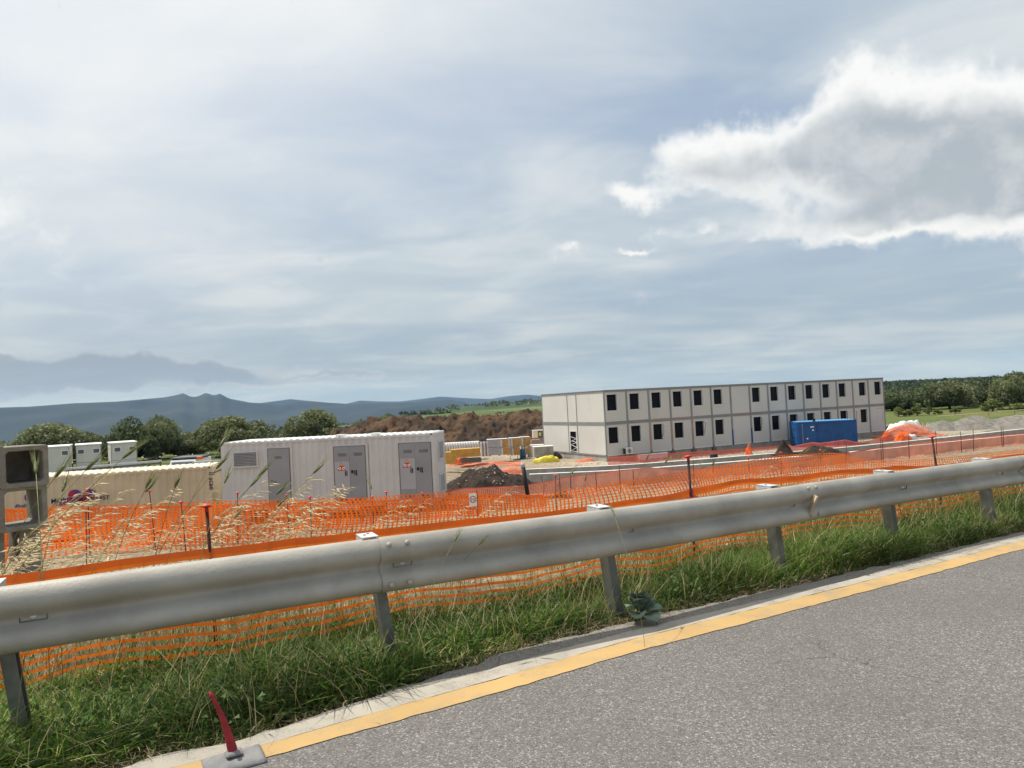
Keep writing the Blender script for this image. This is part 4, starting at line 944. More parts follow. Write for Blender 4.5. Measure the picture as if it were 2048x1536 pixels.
# long earth bank behind the site
ridge = [(630, 905), (655, 868), (700, 851), (728, 838), (748, 844), (775, 840), (830, 838), (880, 835), (905, 832), (945, 831), (990, 835), (1015, 833), (1050, 829), (1090, 827), (1150, 824), (1230, 835)]
MY = 100.
rx = np.array([at_y(px, py, MY)[0] for px, py in ridge]); rz_ = np.array([at_y(px, py, MY)[2] for px, py in ridge])
mcx = (rx[0] + rx[-1]) / 2; mlx = (rx[-1] - rx[0]) / 2 + 1
def mound_h(x, y):
    top = np.interp(x + mcx, rx, rz_) - SITE
    return np.clip(top, 0, None) * np.clip(1.05 - (np.abs(y) / 8.5) ** 1.25, 0, 1)
mo = heap('earth_bank', 'long bank of dark brown dug earth behind the building materials', 'earth bank', mcx, MY + 2, mlx, 9.5, mound_h, 'mound', 0, .16, .62, -.15, rs=.8)
# dark soil heap near the grey container
pc = hit(962, 980); 
def soil_h(x, y):
    r = np.hypot(x / 2.5, y / 1.8); h = 1.2 * np.clip(1 - r, 0, 1) ** .75 + .34 * np.exp(-(((x - .6) / .42) ** 2 + (y / .6) ** 2)) + .22 * np.exp(-(((x + .7) / .5) ** 2 + (y / .7) ** 2)) + .45 * np.clip(1 - np.hypot((x - 2.3) / 1.5, y / 1.0), 0, 1)
    return h
sp_ = at_y(968, 975, 37.5)
sh = heap('soil_heap', 'small dark brown soil heap with pale stones right of the grey container', 'soil heap', sp_[0], 37.5, 4.2, 2.4, soil_h, 'soil', 0, .05, .16, -.1, rs=1.1)
sh.location.z = sp_[2] - .05
n = 70; a = RNG.random(n); xx = RNG.normal(.35, .6, n); yy = -RNG.uniform(.1, 1.3, n); zz = soil_h(xx, yy) + .02
stones('pale_stones', np.stack([xx, yy, zz - .05], 1), RNG.uniform(.015, .06, n), 'stone', None, parent=sh)
# small heaps by the wall
def cone(x, y): return np.clip(1.05 - np.hypot(x / .62, y / .6) * 1.0, 0, 1)
q = at_z(1568, 905, -2.9); c1 = heap('earth_cone', 'small pointed brown earth heap standing on the concrete wall line', 'soil heap', q[0], q[1], .95, .9, cone, 'soil', 0, .05, .26, 0, rs=1.4); c1.location.z = -2.95
q = at_z(1640, 905, -2.9); c2 = heap('earth_dome', 'low flat brown earth heap in front of the blue container', 'soil heap', q[0], q[1], 1.9, 1.0, lambda x, y: .42 * np.clip(1 - (x / 1.5) ** 2 - (y / .8) ** 2, 0, 1), 'soil', 0, .06, .16, 0, rs=1.3); c2.location.z = -2.95
# gravel heaps on the right
for (px, py, lab, lx, h) in ((1885, 860, 'left grey gravel heap near the draped nets', 3.4, 1.15), (1950, 858, 'tallest grey gravel heap on the right', 4.6, 1.6), (2040, 852, 'right grey gravel heap running out of the picture', 6.5, 1.35), (2150, 845, 'farthest right grey gravel heap out at the picture edge', 6.5, 1.3)):
    q = hit(px, py); heap('gravel_heap', lab, 'gravel heap', q[0], q[1], lx * 1.1, lx * .75, (lambda L_, h_: (lambda x, y: h_ * np.clip(1.04 - (np.hypot(x / L_, y / (L_ * .62))) ** 1.15, 0, 1)))(lx, h), 'gravel_pile', 0, .15, .07, -.08, False, 2.5)['group'] = 'gravel heaps'
# loose stones
def scatter(n, s0, s1, d0, d1, f=None):
    s = RNG.uniform(s0, s1, n); d = RNG.uniform(d0, d1, n); x = s * U[0] + d * Nn[0]; y = s * U[1] + d * Nn[1]
    if f is not None: k = RNG.random(n) < f(x, y); x, y = x[k], y[k]
    return np.stack([x, y, terrain(x, y)], 1)
p = scatter(20000, -8, 34, 6.0, 22, lambda x, y: .35 + .65 * (fbm(x * .5, y * .5) > -.05)); stones('slope_stones', p, RNG.uniform(.012, .05, len(p)) * (.6 + p[:, 1] / 25), 'stone', 'pale broken stones scattered over the slope behind the guardrail')
p = scatter(5200, 18, 75, 45.5, 53.8); stones('apron_gravel', p, RNG.uniform(.03, .075, len(p)), 'stone', 'pale gravel spread around the foot of the building')
p = scatter(2600, 12, 75, 31.5, 40); stones('trench_stones', p, RNG.uniform(.03, .09, len(p)), 'stone', 'pale rubble in front of the low concrete walls')
# ================================================================== BUILDING MATERIALS IN THE YARD
def pix_box(name, label, cat, x0, x1, y1, Y, hpx, depth, m, group=None, rz=0.):
    """box whose front foot stands on the ground at pixel row y1, metres from its distance"""
    p = at_y(x0, y1, Y); k = Y / F
    return p, (x1 - x0) * k, hpx * k
def bundle(label, x0, x1, xe, ytop, ybot, Y, raise_from=None):
    """wrapped panel bundle: grey wrapped long side (x0..x1) and bare yellow end (x1..xe)"""
    k = Y / F; p = at_y(x0, ybot, Y); w = (x1 - x0) * k; e = (xe - x1) * k; h = (ybot - ytop) * k
    g = thing('panel_bundle', label, 'panel bundle', (p[0], p[1], p[2]), R(4), 'bundles of insulation panels')
    MB().box(0, w, 0, 1.1, .10, h, .02).build('wrapped_side', 'wrap_grey', g)
    MB().box(w + .002, w + e, .0, 1.1, .08, h - .01, .01).build('panel_end', 'insul', g)
    MB().box(-.03, w + e * .9, -.03, 1.12, h + .002, h + .04, .01).build('top_wrap', 'wrap_white', g)
    MB().box(w - .12, w + .03, -.03, -.004, .1, h * .95, .008).build('white_strap', 'wrap_white', g)
    for j in range(3): MB().box(.1 + j * (w + e - .35) / 2, .25 + j * (w + e - .35) / 2, 0, 1.1, 0, .078).build('pallet_foot', 'wood_pale', g)
    return g
YB = 70.
yg = lambda px: 1.0
bundle('lower left wrapped panel bundle with yellow end in the yard', 977, 1006, 1021, 897, 913, YB)
bundle('upper left wrapped panel bundle with yellow end, on top of another', 975, 1004, 1018, 880, 897, YB)
bundle('upper middle yellow-ended panel bundle of the three in the yard', 1019, 1025, 1042, 877, 895.5, YB + 1.5)
bundle('upper right yellow-ended panel bundle of the three in the yard', 1041, 1046, 1062, 875, 892, YB + 3)
bundle('lower middle yellow-ended panel bundle behind the metal hoop', 1021, 1027, 1041, 896, 911.5, YB + 1.5)
bundle('lower right panel bundle mostly hidden behind the blue drum', 1043, 1048, 1062, 892.5, 910.5, YB + 3)
# white arched plastic formers standing in a row
Yf = 74.; k = Yf / F; p = at_y(884, 906, Yf); g = thing('plastic_formers', 'long row of white arched plastic formers behind the yellow boards', 'plastic former', tuple(p), R(5))
for j in range(15):
    x = j * .27; prof = [(.125, 0), (.125, .62), (.115, .74), (.085, .84), (.04, .89)]
    MB().lathe(prof, 10).build('former', 'white', g, True, (x, 0, .12))
MB().box(-.2, 3.95, .14, .9, .0, 1.0, .03).build('stacked_former_block', 'white', g); MB().box(-.2, 3.95, -.14, .13, 0, .11).build('pallet_base', 'wood_pale', g)
p = at_y(962, 913, 71.); g = thing('wrapped_tube_stack', 'upright white wrapped tubes left of the grey panel bundles', 'tube stack', tuple(p), 0)
for j in range(5): MB().lathe([(.07, 0), (.075, .05), (.075, 1.42), (.05, 1.47)], 10).build('wrapped_tube', 'wrap_white' if j % 2 == 0 else 'brick', g, True, (.08 + j * .155, .06 * (j % 2), 0))
# yellow board stacks
def boards(label, x0, x1, ytop, ybot, Y, n, rz, depth=1.0):
    k = Y / F; p = at_y(x0, ybot, Y); w = (x1 - x0) * k; h = (ybot - ytop) * k
    g = thing('board_stack', label, 'board stack', tuple(p), rz, 'stacks of yellow boards')
    for j in range(n):
        a = RNG.normal() * .015; MB().box(a, w + a, RNG.normal() * .01, depth, h * j / n + .006, h * (j + 1) / n - .004, .004).build('board', 'yellow_board', g)
boards('long stack of yellow boards in front of the white formers', 911, 962, 899, 916, 66, 5, R(12))
boards('short tall stack of yellow boards with orange net against it', 902, 912, 900, 929, 63, 6, R(2), .8)
boards('yellow board stack touching the right end of the grey container', 884, 902, 905, 929, 61, 5, 0, .8)
p = at_y(945, 922, 66.3); o = MB().box(-1.0, .85, 0, .9, 0, .38, .02).build('dark_plinth_block', 'galv_dark', None, loc=(p[0], p[1], p[2] - .12)); o.rotation_euler = (0, 0, R(12)); tag(o, 'dark block supporting the long stack of yellow boards', 'block')
# blue drum in its hoop frame
p = hit(1046, 917); k = p[1] / F; g = thing('blue_drum', 'blue plastic drum standing in the yard by the metal hoops', 'drum', tuple(p), 0)
MB().lathe([(.28, 0), (.31, .04), (.31, .30), (.325, .32), (.31, .34), (.31, .62), (.325, .64), (.31, .66), (.30, .92), (.26, .96)], 16).build('drum_body', 'drum_blue', g, True); MB().lathe([(.05, 0), (.05, .04)], 10).build('bung', 'white', g, loc=(.1, -.1, .965))
for j, (px, lab) in enumerate(((1028, 'left bent metal hoop rail beside the blue drum'), (1056, 'right bent metal hoop rail beside the blue drum'))):
    q = hit(px, 918); MB_ = MB().tube([(-.38, 0, 0), (-.38, 0, .95), (-.30, 0, 1.12), (-.12, 0, 1.2), (.12, 0, 1.2), (.30, 0, 1.12), (.38, 0, .95), (.38, 0, 0)], .028, 8)
    o = MB_.build('hoop_rail', 'galv', None, True, tuple(q)); o.rotation_euler = (0, 0, R(20 + 40 * j)); tag(o, lab, 'hoop rail', 'hoop rails in the yard')
# white bag and concrete blocks
def sack(name, label, cat, px, py, rx_, ry_, h, m, rz=0., seed=0, squash=2.6):
    q = hit(px, py); nu, nv = 44, 16; V = []; F_ = []
    for i in range(nv + 1):
        t = i / nv; z = math.sin(t * math.pi / 2); r = math.cos(t * math.pi / 2) ** (1 / squash)
        for j in range(nu):
            a = 2 * math.pi * j / nu; wob = 1 + .16 * float(fbm(np.float64(math.cos(a) * 1.6 + seed), np.float64(math.sin(a) * 1.6 + t * 1.4), 3))
            V.append((rx_ * r * wob * math.cos(a), ry_ * r * wob * math.sin(a), h * z * (.82 + .6 * float(fbm(np.float64(math.cos(a) * 1.3 * r + seed * 3), np.float64(math.sin(a) * 1.3 * r), 3)) + .5 * abs(float(fbm(np.float64(math.cos(a) * 4 * r + seed), np.float64(math.sin(a) * 4 * r), 2))))))
    for i in range(nv):
        for j in range(nu): F_.append((i * nu + j, i * nu + (j + 1) % nu, (i + 1) * nu + (j + 1) % nu, (i + 1) * nu + j))
    o = MB().add(V, F_).build(name, m, None, True, tuple(q)); o.rotation_euler = (0, 0, rz); return tag(o, label, cat)
sack('white_bulk_bag', 'white and beige bulk bag right of the blue drum', 'bag', 1063, 913, .42, .40, 1.0, 'wrap_white', seed=2, squash=5)
p = at_y(1069, 915, 69); g = thing('grey_slab_stack', 'grey concrete slab stack with white top left of the building', 'slab stack', (p[0], p[1], p[2]), R(8))
for j in range(3): MB().box(0, 1.9, 0, 1.1, .32 * j, .32 * j + .31, .01).build('slab', 'concrete', g)
MB().box(-.02, 1.95, -.02, 1.1, .965, 1.04, .01).build('white_cover', 'pure_white', g)
p = at_y(1060, 894, 76); g = thing('white_sheet_stack', 'thin stack of white sheets behind the grey slabs', 'sheet stack', (p[0], p[1], p[2] - .0), R(4))
for j in range(2): MB().box(.0, 2.0, 0, 1.0, .1 * j, .1 * j + .09, .004).build('sheet', 'pure_white', g)
for xx in (.1, 1.7): MB().box(xx, xx + .15, .05, .95, tz(p[0], p[1]) - p[2], -.002).build('bearer', 'wood', g)
p = at_y(1063, 891, 82); g = thing('brick_pallet', 'pallet of brownish bricks left of the building', 'brick pallet', tuple(p), R(3))
for j in range(4):
    for i in range(6): MB().box(i * .16, i * .16 + .152, 0, .8, .12 + .13 * j, .12 + .13 * j + .122).build('brick', 'brick', g)
for j in range(3): MB().box(j * .4, j * .4 + .14, 0, .8, tz(p[0], p[1]) - p[2], .115).build('pallet_foot', 'wood_pale', g)
p = at_y(1066, 876, 84); zg_ = tz(p[0], p[1]) - p[2]; g = thing('machine_crate', 'pale crate with dark machine and yellow-green label left of the building', 'crate', tuple(p), R(3))
MB().box(0, .58, 0, .8, 0, .82, .01).build('pale_board', 'beige_roof', g); MB().box(.60, 1.5, 0, .8, 0, .80, .02).build('dark_housing', 'glass_blue', g); MB().box(.72, .98, -.012, -.002, .2, .6).build('green_label', 'tarp_yellow', g); MB().box(-.03, 1.55, -.05, .85, .825, .90).build('white_lid', 'pure_white', g); MB().box(0, 1.5, .1, .7, zg_, -.002).build('crate_stand', 'brick', g)
p = hit(1086, 893); o = MB().lathe([(.30, 0), (.33, .03), (.33, .8), (.28, .86)], 14).build('dark_drum', 'glass_blue', None, True, (p[0], p[1], p[2])); tag(o, 'dark grey drum at the rear left corner of the building', 'drum')
# yellow tarpaulin with dark underside
g1 = sack('yellow_tarpaulin', 'crumpled yellow tarpaulin lying on gravel left of the building', 'tarpaulin', 1092, 924, 1.25, .5, .48, 'tarp_yellow', R(8), 5, 3)
sack('dark_tarpaulin', 'dark folded sheet tucked behind the yellow tarpaulin', 'tarpaulin', 1099, 918, 1.3, .4, .62, 'tarp_dark', R(10), 9, 3)
p = hit(1130, 918); o = MB().tube([(-.5, 0, .05), (0, .05, .12), (.55, 0, .04)], .03, 6).build('bent_rod', 'black', None, True, tuple(p)); tag(o, 'thin dark rod lying on the gravel right of the yellow tarpaulin', 'rod')
# leaning black pipe with grey head
t_, b_ = at_d(1045, 926, 30.), at_d(1056, 985, 30.); g = thing('leaning_pipe', 'thick black pipe with grey wrapped head leaning by the concrete wall', 'pipe', (b_[0], b_[1], tz(b_[0], b_[1])))
v = t_ - np.array([b_[0], b_[1], tz(b_[0], b_[1])]); MB().tube([tuple(-v * .05), tuple(v * .88)], .10, 12).build('pipe', 'black', g, True); MB().tube([tuple(v * .881), tuple(v * 1.0)], [.105, .085], 12).build('wrapped_head', 'wrap_grey', g, True)
# orange net heaps lying on the ground
def drape(label, px, py, rx_, ry_, h, m, seed, rz=0.):
    """crumpled heap of plastic net: two layers of folded mesh ribbons"""
    q = hit(px, py); g = thing('heaped_net', label, 'safety net', tuple(q), rz); rng = np.random.default_rng(seed)
    V = []; T = []; k = 0; st = max(.075, min(rx_, ry_) / 14)
    for layer in range(3):
        nx_, ny_ = int(2.4 * rx_ / st), int(2.4 * ry_ / st); gx_, gy_ = np.meshgrid(np.linspace(-1.15, 1.15, nx_), np.linspace(-1.15, 1.15, ny_))
        rr = np.hypot(gx_, gy_); f1 = fbm(gx_ * 1.5 + seed + layer * 7, gy_ * 1.5 + seed, 4); f2 = fbm(gx_ * 4 + seed * 2, gy_ * 4 + layer, 3)
        z = h * np.clip(1.02 - rr ** 2.2 + .75 * f1, .02, None) * (1 - .22 * layer) + .16 * h * f2; z = np.maximum(z, .02 + .03 * layer) * np.where(rr > 1.2, .2, 1)
        x = gx_ * rx_ + .12 * rx_ * f2; y = gy_ * ry_ + .25 * ry_ * fbm(gx_ * 3 + 5, gy_ * 3 + seed, 3)
        Pp = np.stack([x, y, z], -1); wv = st * .34
        for ax in (0, 1):
            A_ = Pp; off = np.array([0, wv, wv * .5]) if ax == 0 else np.array([wv, 0, wv * .3]); B_ = A_ + off
            n1, n0 = A_.shape[:2]; V += [A_.reshape(-1, 3), B_.reshape(-1, 3)]; i = np.arange(n1 * n0).reshape(n1, n0)
            a = (i[:, :-1] if ax == 0 else i[:-1]).ravel() + k; b = (i[:, 1:] if ax == 0 else i[1:]).ravel() + k; T.append(np.stack([a, b, b + n1 * n0, a + n1 * n0], 1)); k += 2 * n1 * n0
    o = link(bpy.data.objects.new('mesh_strands', tri_mesh('mesh_strands', np.concatenate(V), np.concatenate(T), m)), g); o['kind'] = 'stuff'
    return g
drape('orange net heaped against the short yellow board stack', 920, 929, .95, .5, .95, 'net_band', 3); drape('smaller crumpled orange net heap right of the yellow boards', 942, 925, .8, .45, .5, 'net_band', 6)
drape('flat pink net spread on the ground behind the soil heap', 985, 930, 2.6, 1.3, .22, 'net_faded', 8, R(-10)); drape('pink net fold lying at the end of the concrete walls', 1022, 948, 1.5, .5, .45, 'net_faded', 4, R(-10))
drape('orange net crumpled at the building corner gravel', 1182, 922, 1.3, .5, .25, 'net_faded', 12, R(10))
drape('orange cone-shaped net bunch on the gravel before the building', 1499, 916, .35, .3, 1.0, 'net_band', 14); drape('small orange net scrap left of the net bunch', 1475, 918, .7, .3, .25, 'net_band', 15)
drape('big orange and white draped net heap left of the gravel heaps', 1815, 872, 2.9, 1.2, 1.0, 'net_faded', 20, R(-8)); sack('white_sheeting', 'white plastic sheeting on top of the big net heap', 'sheeting', 1808, 862, 2.0, .8, 1.15, 'pure_white', R(-8), 23, 2.4)
drape('orange upright net fold below the big draped heap', 1808, 882, .8, .35, 1.05, 'net', 25, 0); drape('orange net bundle right of the building corner', 1774, 880, .7, .4, .7, 'net_band', 28)
sack('white_sack', 'white sack lying under the orange net fold', 'sack', 1818, 881, .8, .4, .5, 'wrap_white', 0, 31)
p = hit(1777, 862); o = MB().tube([(-.25, 0, .32), (.25, .3, .32)], .32, 16).build('black_pipe_coil', 'black', None, True, tuple(p)); tag(o, 'black pipe end lying at the right corner of the building', 'pipe')
p = at_d(1725, 900, 40.5); g = thing('grey_bucket', 'grey plastic bucket hanging on the net before the gravel', 'bucket', (p[0], p[1], p[2] - .2)); MB().lathe([(.13, 0), (.17, .42), (.18, .43)], 12).build('bucket_body', 'wrap_grey', g, True); MB().lathe([(.19, .40), (.19, .44)], 12).build('bucket_rim', 'pure_white', g)
MB().tube([(0, 0, tz(p[0], p[1]) - p[2] + .2), (0, 0, .0)], .02, 6).build('bucket_stake', 'rust', g)
# trestle, timbers and cans by the front of the building
p = hit(1352, 921); g = thing('sawhorse', 'small dark timber sawhorse on the gravel before the building', 'sawhorse', tuple(p), RZ)
MB().box(-.55, .55, -.05, .05, .42, .52).build('top_beam', 'wood', g); MB().box(-.5, .5, -.03, .03, .12, .18).build('stretcher', 'wood', g)
for sx_ in (-.5, .5):
    for sy_ in (-.18, .18): MB().tube([(sx_, 0, .45), (sx_ * 1.08, sy_, 0)], .035, 5).build('leg', 'wood', g)
p = hit(1428, 917); o = MB().box(-.3, .3, -.2, .2, 0, .38, .03).build('dark_crate', 'black', None, loc=tuple(p)); o.rotation_euler = (0, 0, .5); tag(o, 'small dark crate on the gravel beside the concrete wall', 'crate')
p = hit(1280, 925); o = MB().box(-.7, .7, -.06, .06, 0, .05).build('timber_plank', 'wood', None, loc=(p[0], p[1], p[2] + .25)); o.rotation_euler = (0, R(24), R(-15)); tag(o, 'brown plank leaning in front of the long building front', 'plank')
# ================================================================== SPEED SIGN ON THE NET
p = at_d(946, 1000, 19.7); k = 1.0; g = thing('speed_sign', 'small white speed limit sign reading 10 on the orange net', 'sign', (p[0], p[1], p[2]), R(4), None)
MB().box(-.115, .115, -.004, .004, -.19, .19, .002).build('sign_board', 'pure_white', g)
n_ = 28; ro, ri = .105, .078
v = [(r_ * math.cos(2 * math.pi * i / n_), -.0055, r_ * math.sin(2 * math.pi * i / n_) + .02) for r_ in (ro, ri) for i in range(n_)]
MB().add(v, [(i, (i + 1) % n_, n_ + (i + 1) % n_, n_ + i) for i in range(n_)]).build('red_ring', 'sign_red', g)
text_mesh('10', .13, 'black', g, (-.075, -.006, -.025), (R(90), 0, 0), 'lettering', .001)
zz = tz(p[0], p[1]) - p[2]; MB().tube([(.13, .02, zz), (.125, .02, .28)], .012, 6).build('sign_stake', 'rust', g)
# ================================================================== CABINS, VAN AND STEEL BEHIND THE BEIGE CONTAINER
def cabin(label, x0, x1, ytop, Y, rz, wins):
    k = Y / F; p = at_y(x0, ytop, Y); w = (x1 - x0) * k * .87; zg = tz(p[0], p[1]); h = p[2] - zg
    g = thing('site_cabin', label, 'cabin', (p[0], p[1], zg), rz, 'site cabins behind the beige container')
    MB().box(0, w, 0, 2.3, .15, h - .10).build('wall', 'white_trim', g); MB().add([(-.06, -.12, h - .10), (w + .06, -.12, h - .10), (w + .06, 2.45, h - .02), (-.06, 2.45, h - .02), (-.06, -.12, h), (w + .06, -.12, h), (w + .06, 2.45, h + .10), (-.06, 2.45, h + .10)], [(3, 2, 1, 0), (4, 5, 6, 7), (0, 1, 5, 4), (1, 2, 6, 5), (2, 3, 7, 6), (3, 0, 4, 7)]).build('roof', 'pure_white', g)
    for x in (0, w - .08): MB().box(x, x + .08, -.015, -.002, .15, h - .12).build('corner_trim', 'galv', g)
    for fx in wins:
        wd = MB().box(w * fx - .38, w * fx + .38, -.03, -.004, h - 1.12, h - .52).build('window', 'pure_white', g); MB().box(w * fx - .29, w * fx + .29, -.038, -.031, h - 1.04, h - .60).build('pane', 'glass_blue', wd)
    MB().box(.1, w - .1, .1, 2.2, 0, .149).build('base', 'galv_dark', g)
cabin('left white site cabin half hidden by the concrete box sections', 88, 137, 894, 80, R(24), (.83,)); cabin('middle white site cabin with two small square windows', 151, 202, 890, 82, R(31), (.2, .8)); cabin('right white site cabin with two small square windows, nearest the trees', 221, 275, 886, 82, R(37), (.25, .82))
def steel(label, x0, y0, x1, y1, Y, r):
    a = at_y(x0, y0, Y); b = at_y(x1, y1, Y); g = thing('steel_beam', label, 'beam', (a[0], a[1], tz(a[0], a[1])), 0, 'steel beams on stands'); o = np.array([a[0], a[1], tz(a[0], a[1])]); d = b - a
    for j, dz in enumerate((0, -.16)): MB().add([tuple(a - o + [0, -.1 * j, dz]), tuple(b - o + [0, -.1 * j, dz]), tuple(b - o + [0, .25, dz]), tuple(a - o + [0, .25, dz]), tuple(a - o + [0, -.1 * j, dz - .11]), tuple(b - o + [0, -.1 * j, dz - .11]), tuple(b - o + [0, .25, dz - .11]), tuple(a - o + [0, .25, dz - .11])], [(0, 1, 2, 3), (4, 5, 1, 0), (5, 6, 2, 1), (6, 7, 3, 2), (7, 4, 0, 3), (7, 6, 5, 4)]).build('girder', 'galv_light' if j == 0 else 'galv_dark', g)
    for t in (.12, .5, .88): q_ = a + d * t - o; MB().box(q_[0] - .06, q_[0] + .06, q_[1], q_[1] + .12, -.2, q_[2] - .29).build('stand', 'galv_dark', g)
steel('long grey steel beam lying behind the beige container', 132, 936, 320, 920, 48, .1); steel('dark steel beam between the white van and the grey container', 384, 924, 452, 919, 50, .1)
def build_van():
    p = at_y(331, 920, 54); zg = tz(p[0], p[1]); h = p[2] - zg - .12; g = thing('white_van', 'white van with roof rack and orange lamp behind the beige container', 'van', (p[0], p[1], zg), R(5)); L_ = 2.1
    MB().add([(0, 0, .4), (L_, 0, .4), (L_, 4, .4), (0, 4, .4), (0, 0, 1.35), (L_, 0, 1.35), (L_, 4, 1.35), (0, 4, 1.35), (.12, .7, h), (L_ - .12, .7, h), (L_ - .06, 4, h), (.06, 4, h)], [(3, 2, 1, 0), (0, 1, 5, 4), (1, 2, 6, 5), (2, 3, 7, 6), (3, 0, 4, 7), (4, 5, 9, 8), (5, 6, 10, 9), (6, 7, 11, 10), (7, 4, 8, 11), (8, 9, 10, 11)]).build('body', 'pure_white', g)
    MB().add([(.12, .05, 1.42), (L_ - .12, .05, 1.42), (L_ - .22, .62, h - .12), (.22, .62, h - .12)], [(0, 1, 2, 3)]).build('windscreen', 'glass_blue', g)
    for x in (-.02, L_ - .2):
        for y in (.7, 3.2): o = MB().lathe([(.30, 0), (.34, .04), (.34, .18), (.30, .22)], 16).build('wheel', 'black', g, True, (x, y, .34)); o.rotation_euler = (0, R(90), 0)
    MB().box(-.02, L_ + .02, .9, 3.6, h + .10, h + .2).box(.1, .16, 1, 3.5, h, h + .1).box(L_ - .16, L_ - .1, 1, 3.5, h, h + .1).build('roof_rack', 'galv_dark', g); MB().box(L_ - .1, L_ + .3, .8, 1.0, h - .02, h + .2, .02).build('orange_lamp', 'orange_lamp', g)
build_van()
wp = [(145, 926), (218, 922), (286, 916), (320, 914), (352, 912), (385, 909), (417, 907), (470, 903)]; tops = []
for i, (px, py) in enumerate(wp):
    t = at_y(px, py, 62 + i * .5); zg = tz(t[0], t[1]); g = thing('fence_post', ORD[i] + ' dark fence post with white knob from the left, below the trees', 'fence post', (t[0], t[1], zg), 0, 'posts of the wire fence')
    MB().tube([(0, 0, -.1), (0, 0, t[2] - zg)], .045, 8).build('post', 'black', g); MB().lathe([(.03, -.06), (.07, 0), (.03, .06)], 8).build('knob', 'pure_white', g, True, (0, 0, t[2] - zg)); tops.append(t)
g = thing('fence_wires', 'dark wires strung between the white-knobbed posts below the trees', 'wire', tuple(tops[0]))
for dz in (0, -.3, -.6, -.9): MB().tube([tuple(t - tops[0] + [0, -.05, dz]) for t in tops], .02, 4).build('wire', 'black', g)
# ================================================================== ROAD DELINEATOR
p = at_road(468, 1524); g = thing('lane_delineator', 'broken red lane delineator leaning on its grey rubber base at the road edge', 'delineator', (p[0], p[1], p[2] + .006), R(30))
nx_, ny_ = 14, 8; a_, b2 = .125, .095; V = []; F_ = []
for j in range(ny_ + 1):
    for i in range(nx_ + 1):
        x = -a_ + 2 * a_ * i / nx_; y = -b2 + 2 * b2 * j / ny_; e = max(abs(x) / a_, abs(y) / b2)
        z = .013 * (1 - (y / b2) ** 2) * (1 - .5 * (x / a_) ** 2) + (.0 if e > .98 else .008) + (.002 if (i % 2) and abs(y) > .02 else 0); V.append((x, y, z))
V += [(v_[0], v_[1], -.004) for v_ in V]; K = (nx_ + 1) * (ny_ + 1)
for j in range(ny_):
    for i in range(nx_): q = j * (nx_ + 1) + i; F_.append((q, q + 1, q + nx_ + 2, q + nx_ + 1))
bd = [i for i in range(nx_ + 1)] + [(j + 1) * (nx_ + 1) - 1 for j in range(1, ny_ + 1)] + [ny_ * (nx_ + 1) + i for i in range(nx_ - 1, -1, -1)] + [j * (nx_ + 1) for j in range(ny_ - 1, 0, -1)]
for i in range(len(bd)): F_.append((bd[i], bd[i] + K, bd[(i + 1) % len(bd)] + K, bd[(i + 1) % len(bd)]))
MB().add(V, F_).build('base', 'rubber', g, True)
tp = at_y(419, 1384, p[1] + .02) - np.array([p[0], p[1], p[2] + .006]); cz_, sz_ = math.cos(-R(30)), math.sin(-R(30)); tx, ty = tp[0] * cz_ - tp[1] * sz_, tp[0] * sz_ + tp[1] * cz_
rows = []
for t, w, th in ((.0, .017, .008), (.1, .021, .008), (.3, .017, .007), (.6, .013, .006), (.88, .009, .005), (.93, .012, .006), (1.0, .005, .004)):
    c = Vector((tx * t + .012 * math.sin(t * 3), ty * t, .025 + (tp[2] - .025) * t)); rows.append([c + Vector((w, 0, 0)), c + Vector((w * .5, -th, 0)), c + Vector((-w * .5, -th, 0)), c + Vector((-w, 0, 0)), c + Vector((-w * .5, th, 0)), c + Vector((w * .5, th, 0))])
V = [v_ for r_ in rows for v_ in r_]; F_ = [(i * 6 + k_, i * 6 + (k_ + 1) % 6, (i + 1) * 6 + (k_ + 1) % 6, (i + 1) * 6 + k_) for i in range(len(rows) - 1) for k_ in range(6)] + [tuple(range(36, 42))]
MB().add(V, F_).build('paddle', 'paddle', g, True)
MB().box(-.035, .035, -.03, .03, .025, .042, .006).build('socket', 'rubber', g)
# ================================================================== TREES
def make_tree(name, h, w, cols, seed, nleaf=5200, lob=9, size=.24):
    rng = np.random.default_rng(seed); g = bpy.data.objects.new(name, None); COL.objects.link(g)
    tr = MB(); th = h * .34
    tr.tube([(0, 0, -.25), (.05 * h * .3, .02, th * .5), (.0, .06, th)], [.045 * h, .036 * h, .028 * h], 8)
    cen = []; rad = []
    for k in range(lob):
        a = k * 2.4 + rng.random(); r = w * .30 * (.35 + .75 * rng.random()) if k else 0
        z = h * (.30 + .48 * rng.random() * (1 - .5 * r / (w * .4)))
        c = (r * math.cos(a), r * math.sin(a), z); cen.append(c); q = w * (.17 + .10 * rng.random()); rad.append((q, q, min(q * .95, h * .28)))
        tr.tube([(0, .05, th * .85), (c[0] * .5, c[1] * .5, (th + c[2]) * .5), c], [.02 * h, .013 * h, .005 * h], 5)
    cen.append((rng.normal() * .2, 0, h * .78)); rad.append((w * .22, w * .22, h * .21))
    for k in range(lob):     # ragged outer sprays
        a = rng.random() * 6.28; cen.append((w * .42 * math.cos(a), w * .42 * math.sin(a), h * (.14 + .50 * rng.random()))); q = w * .12 * (.7 + .8 * rng.random()); rad.append((q, q, q * .9))
    tr.build('trunk', 'bark', g, True)
    V, T, C = leaf_cloud(nleaf, cen, rad, size, cols, rng=rng); V[:, 2] = np.maximum(V[:, 2], h * .06)
    link(bpy.data.objects.new('crown', tri_mesh('crown', V, T, 'leafcol', C)), g); return g
TP = {}
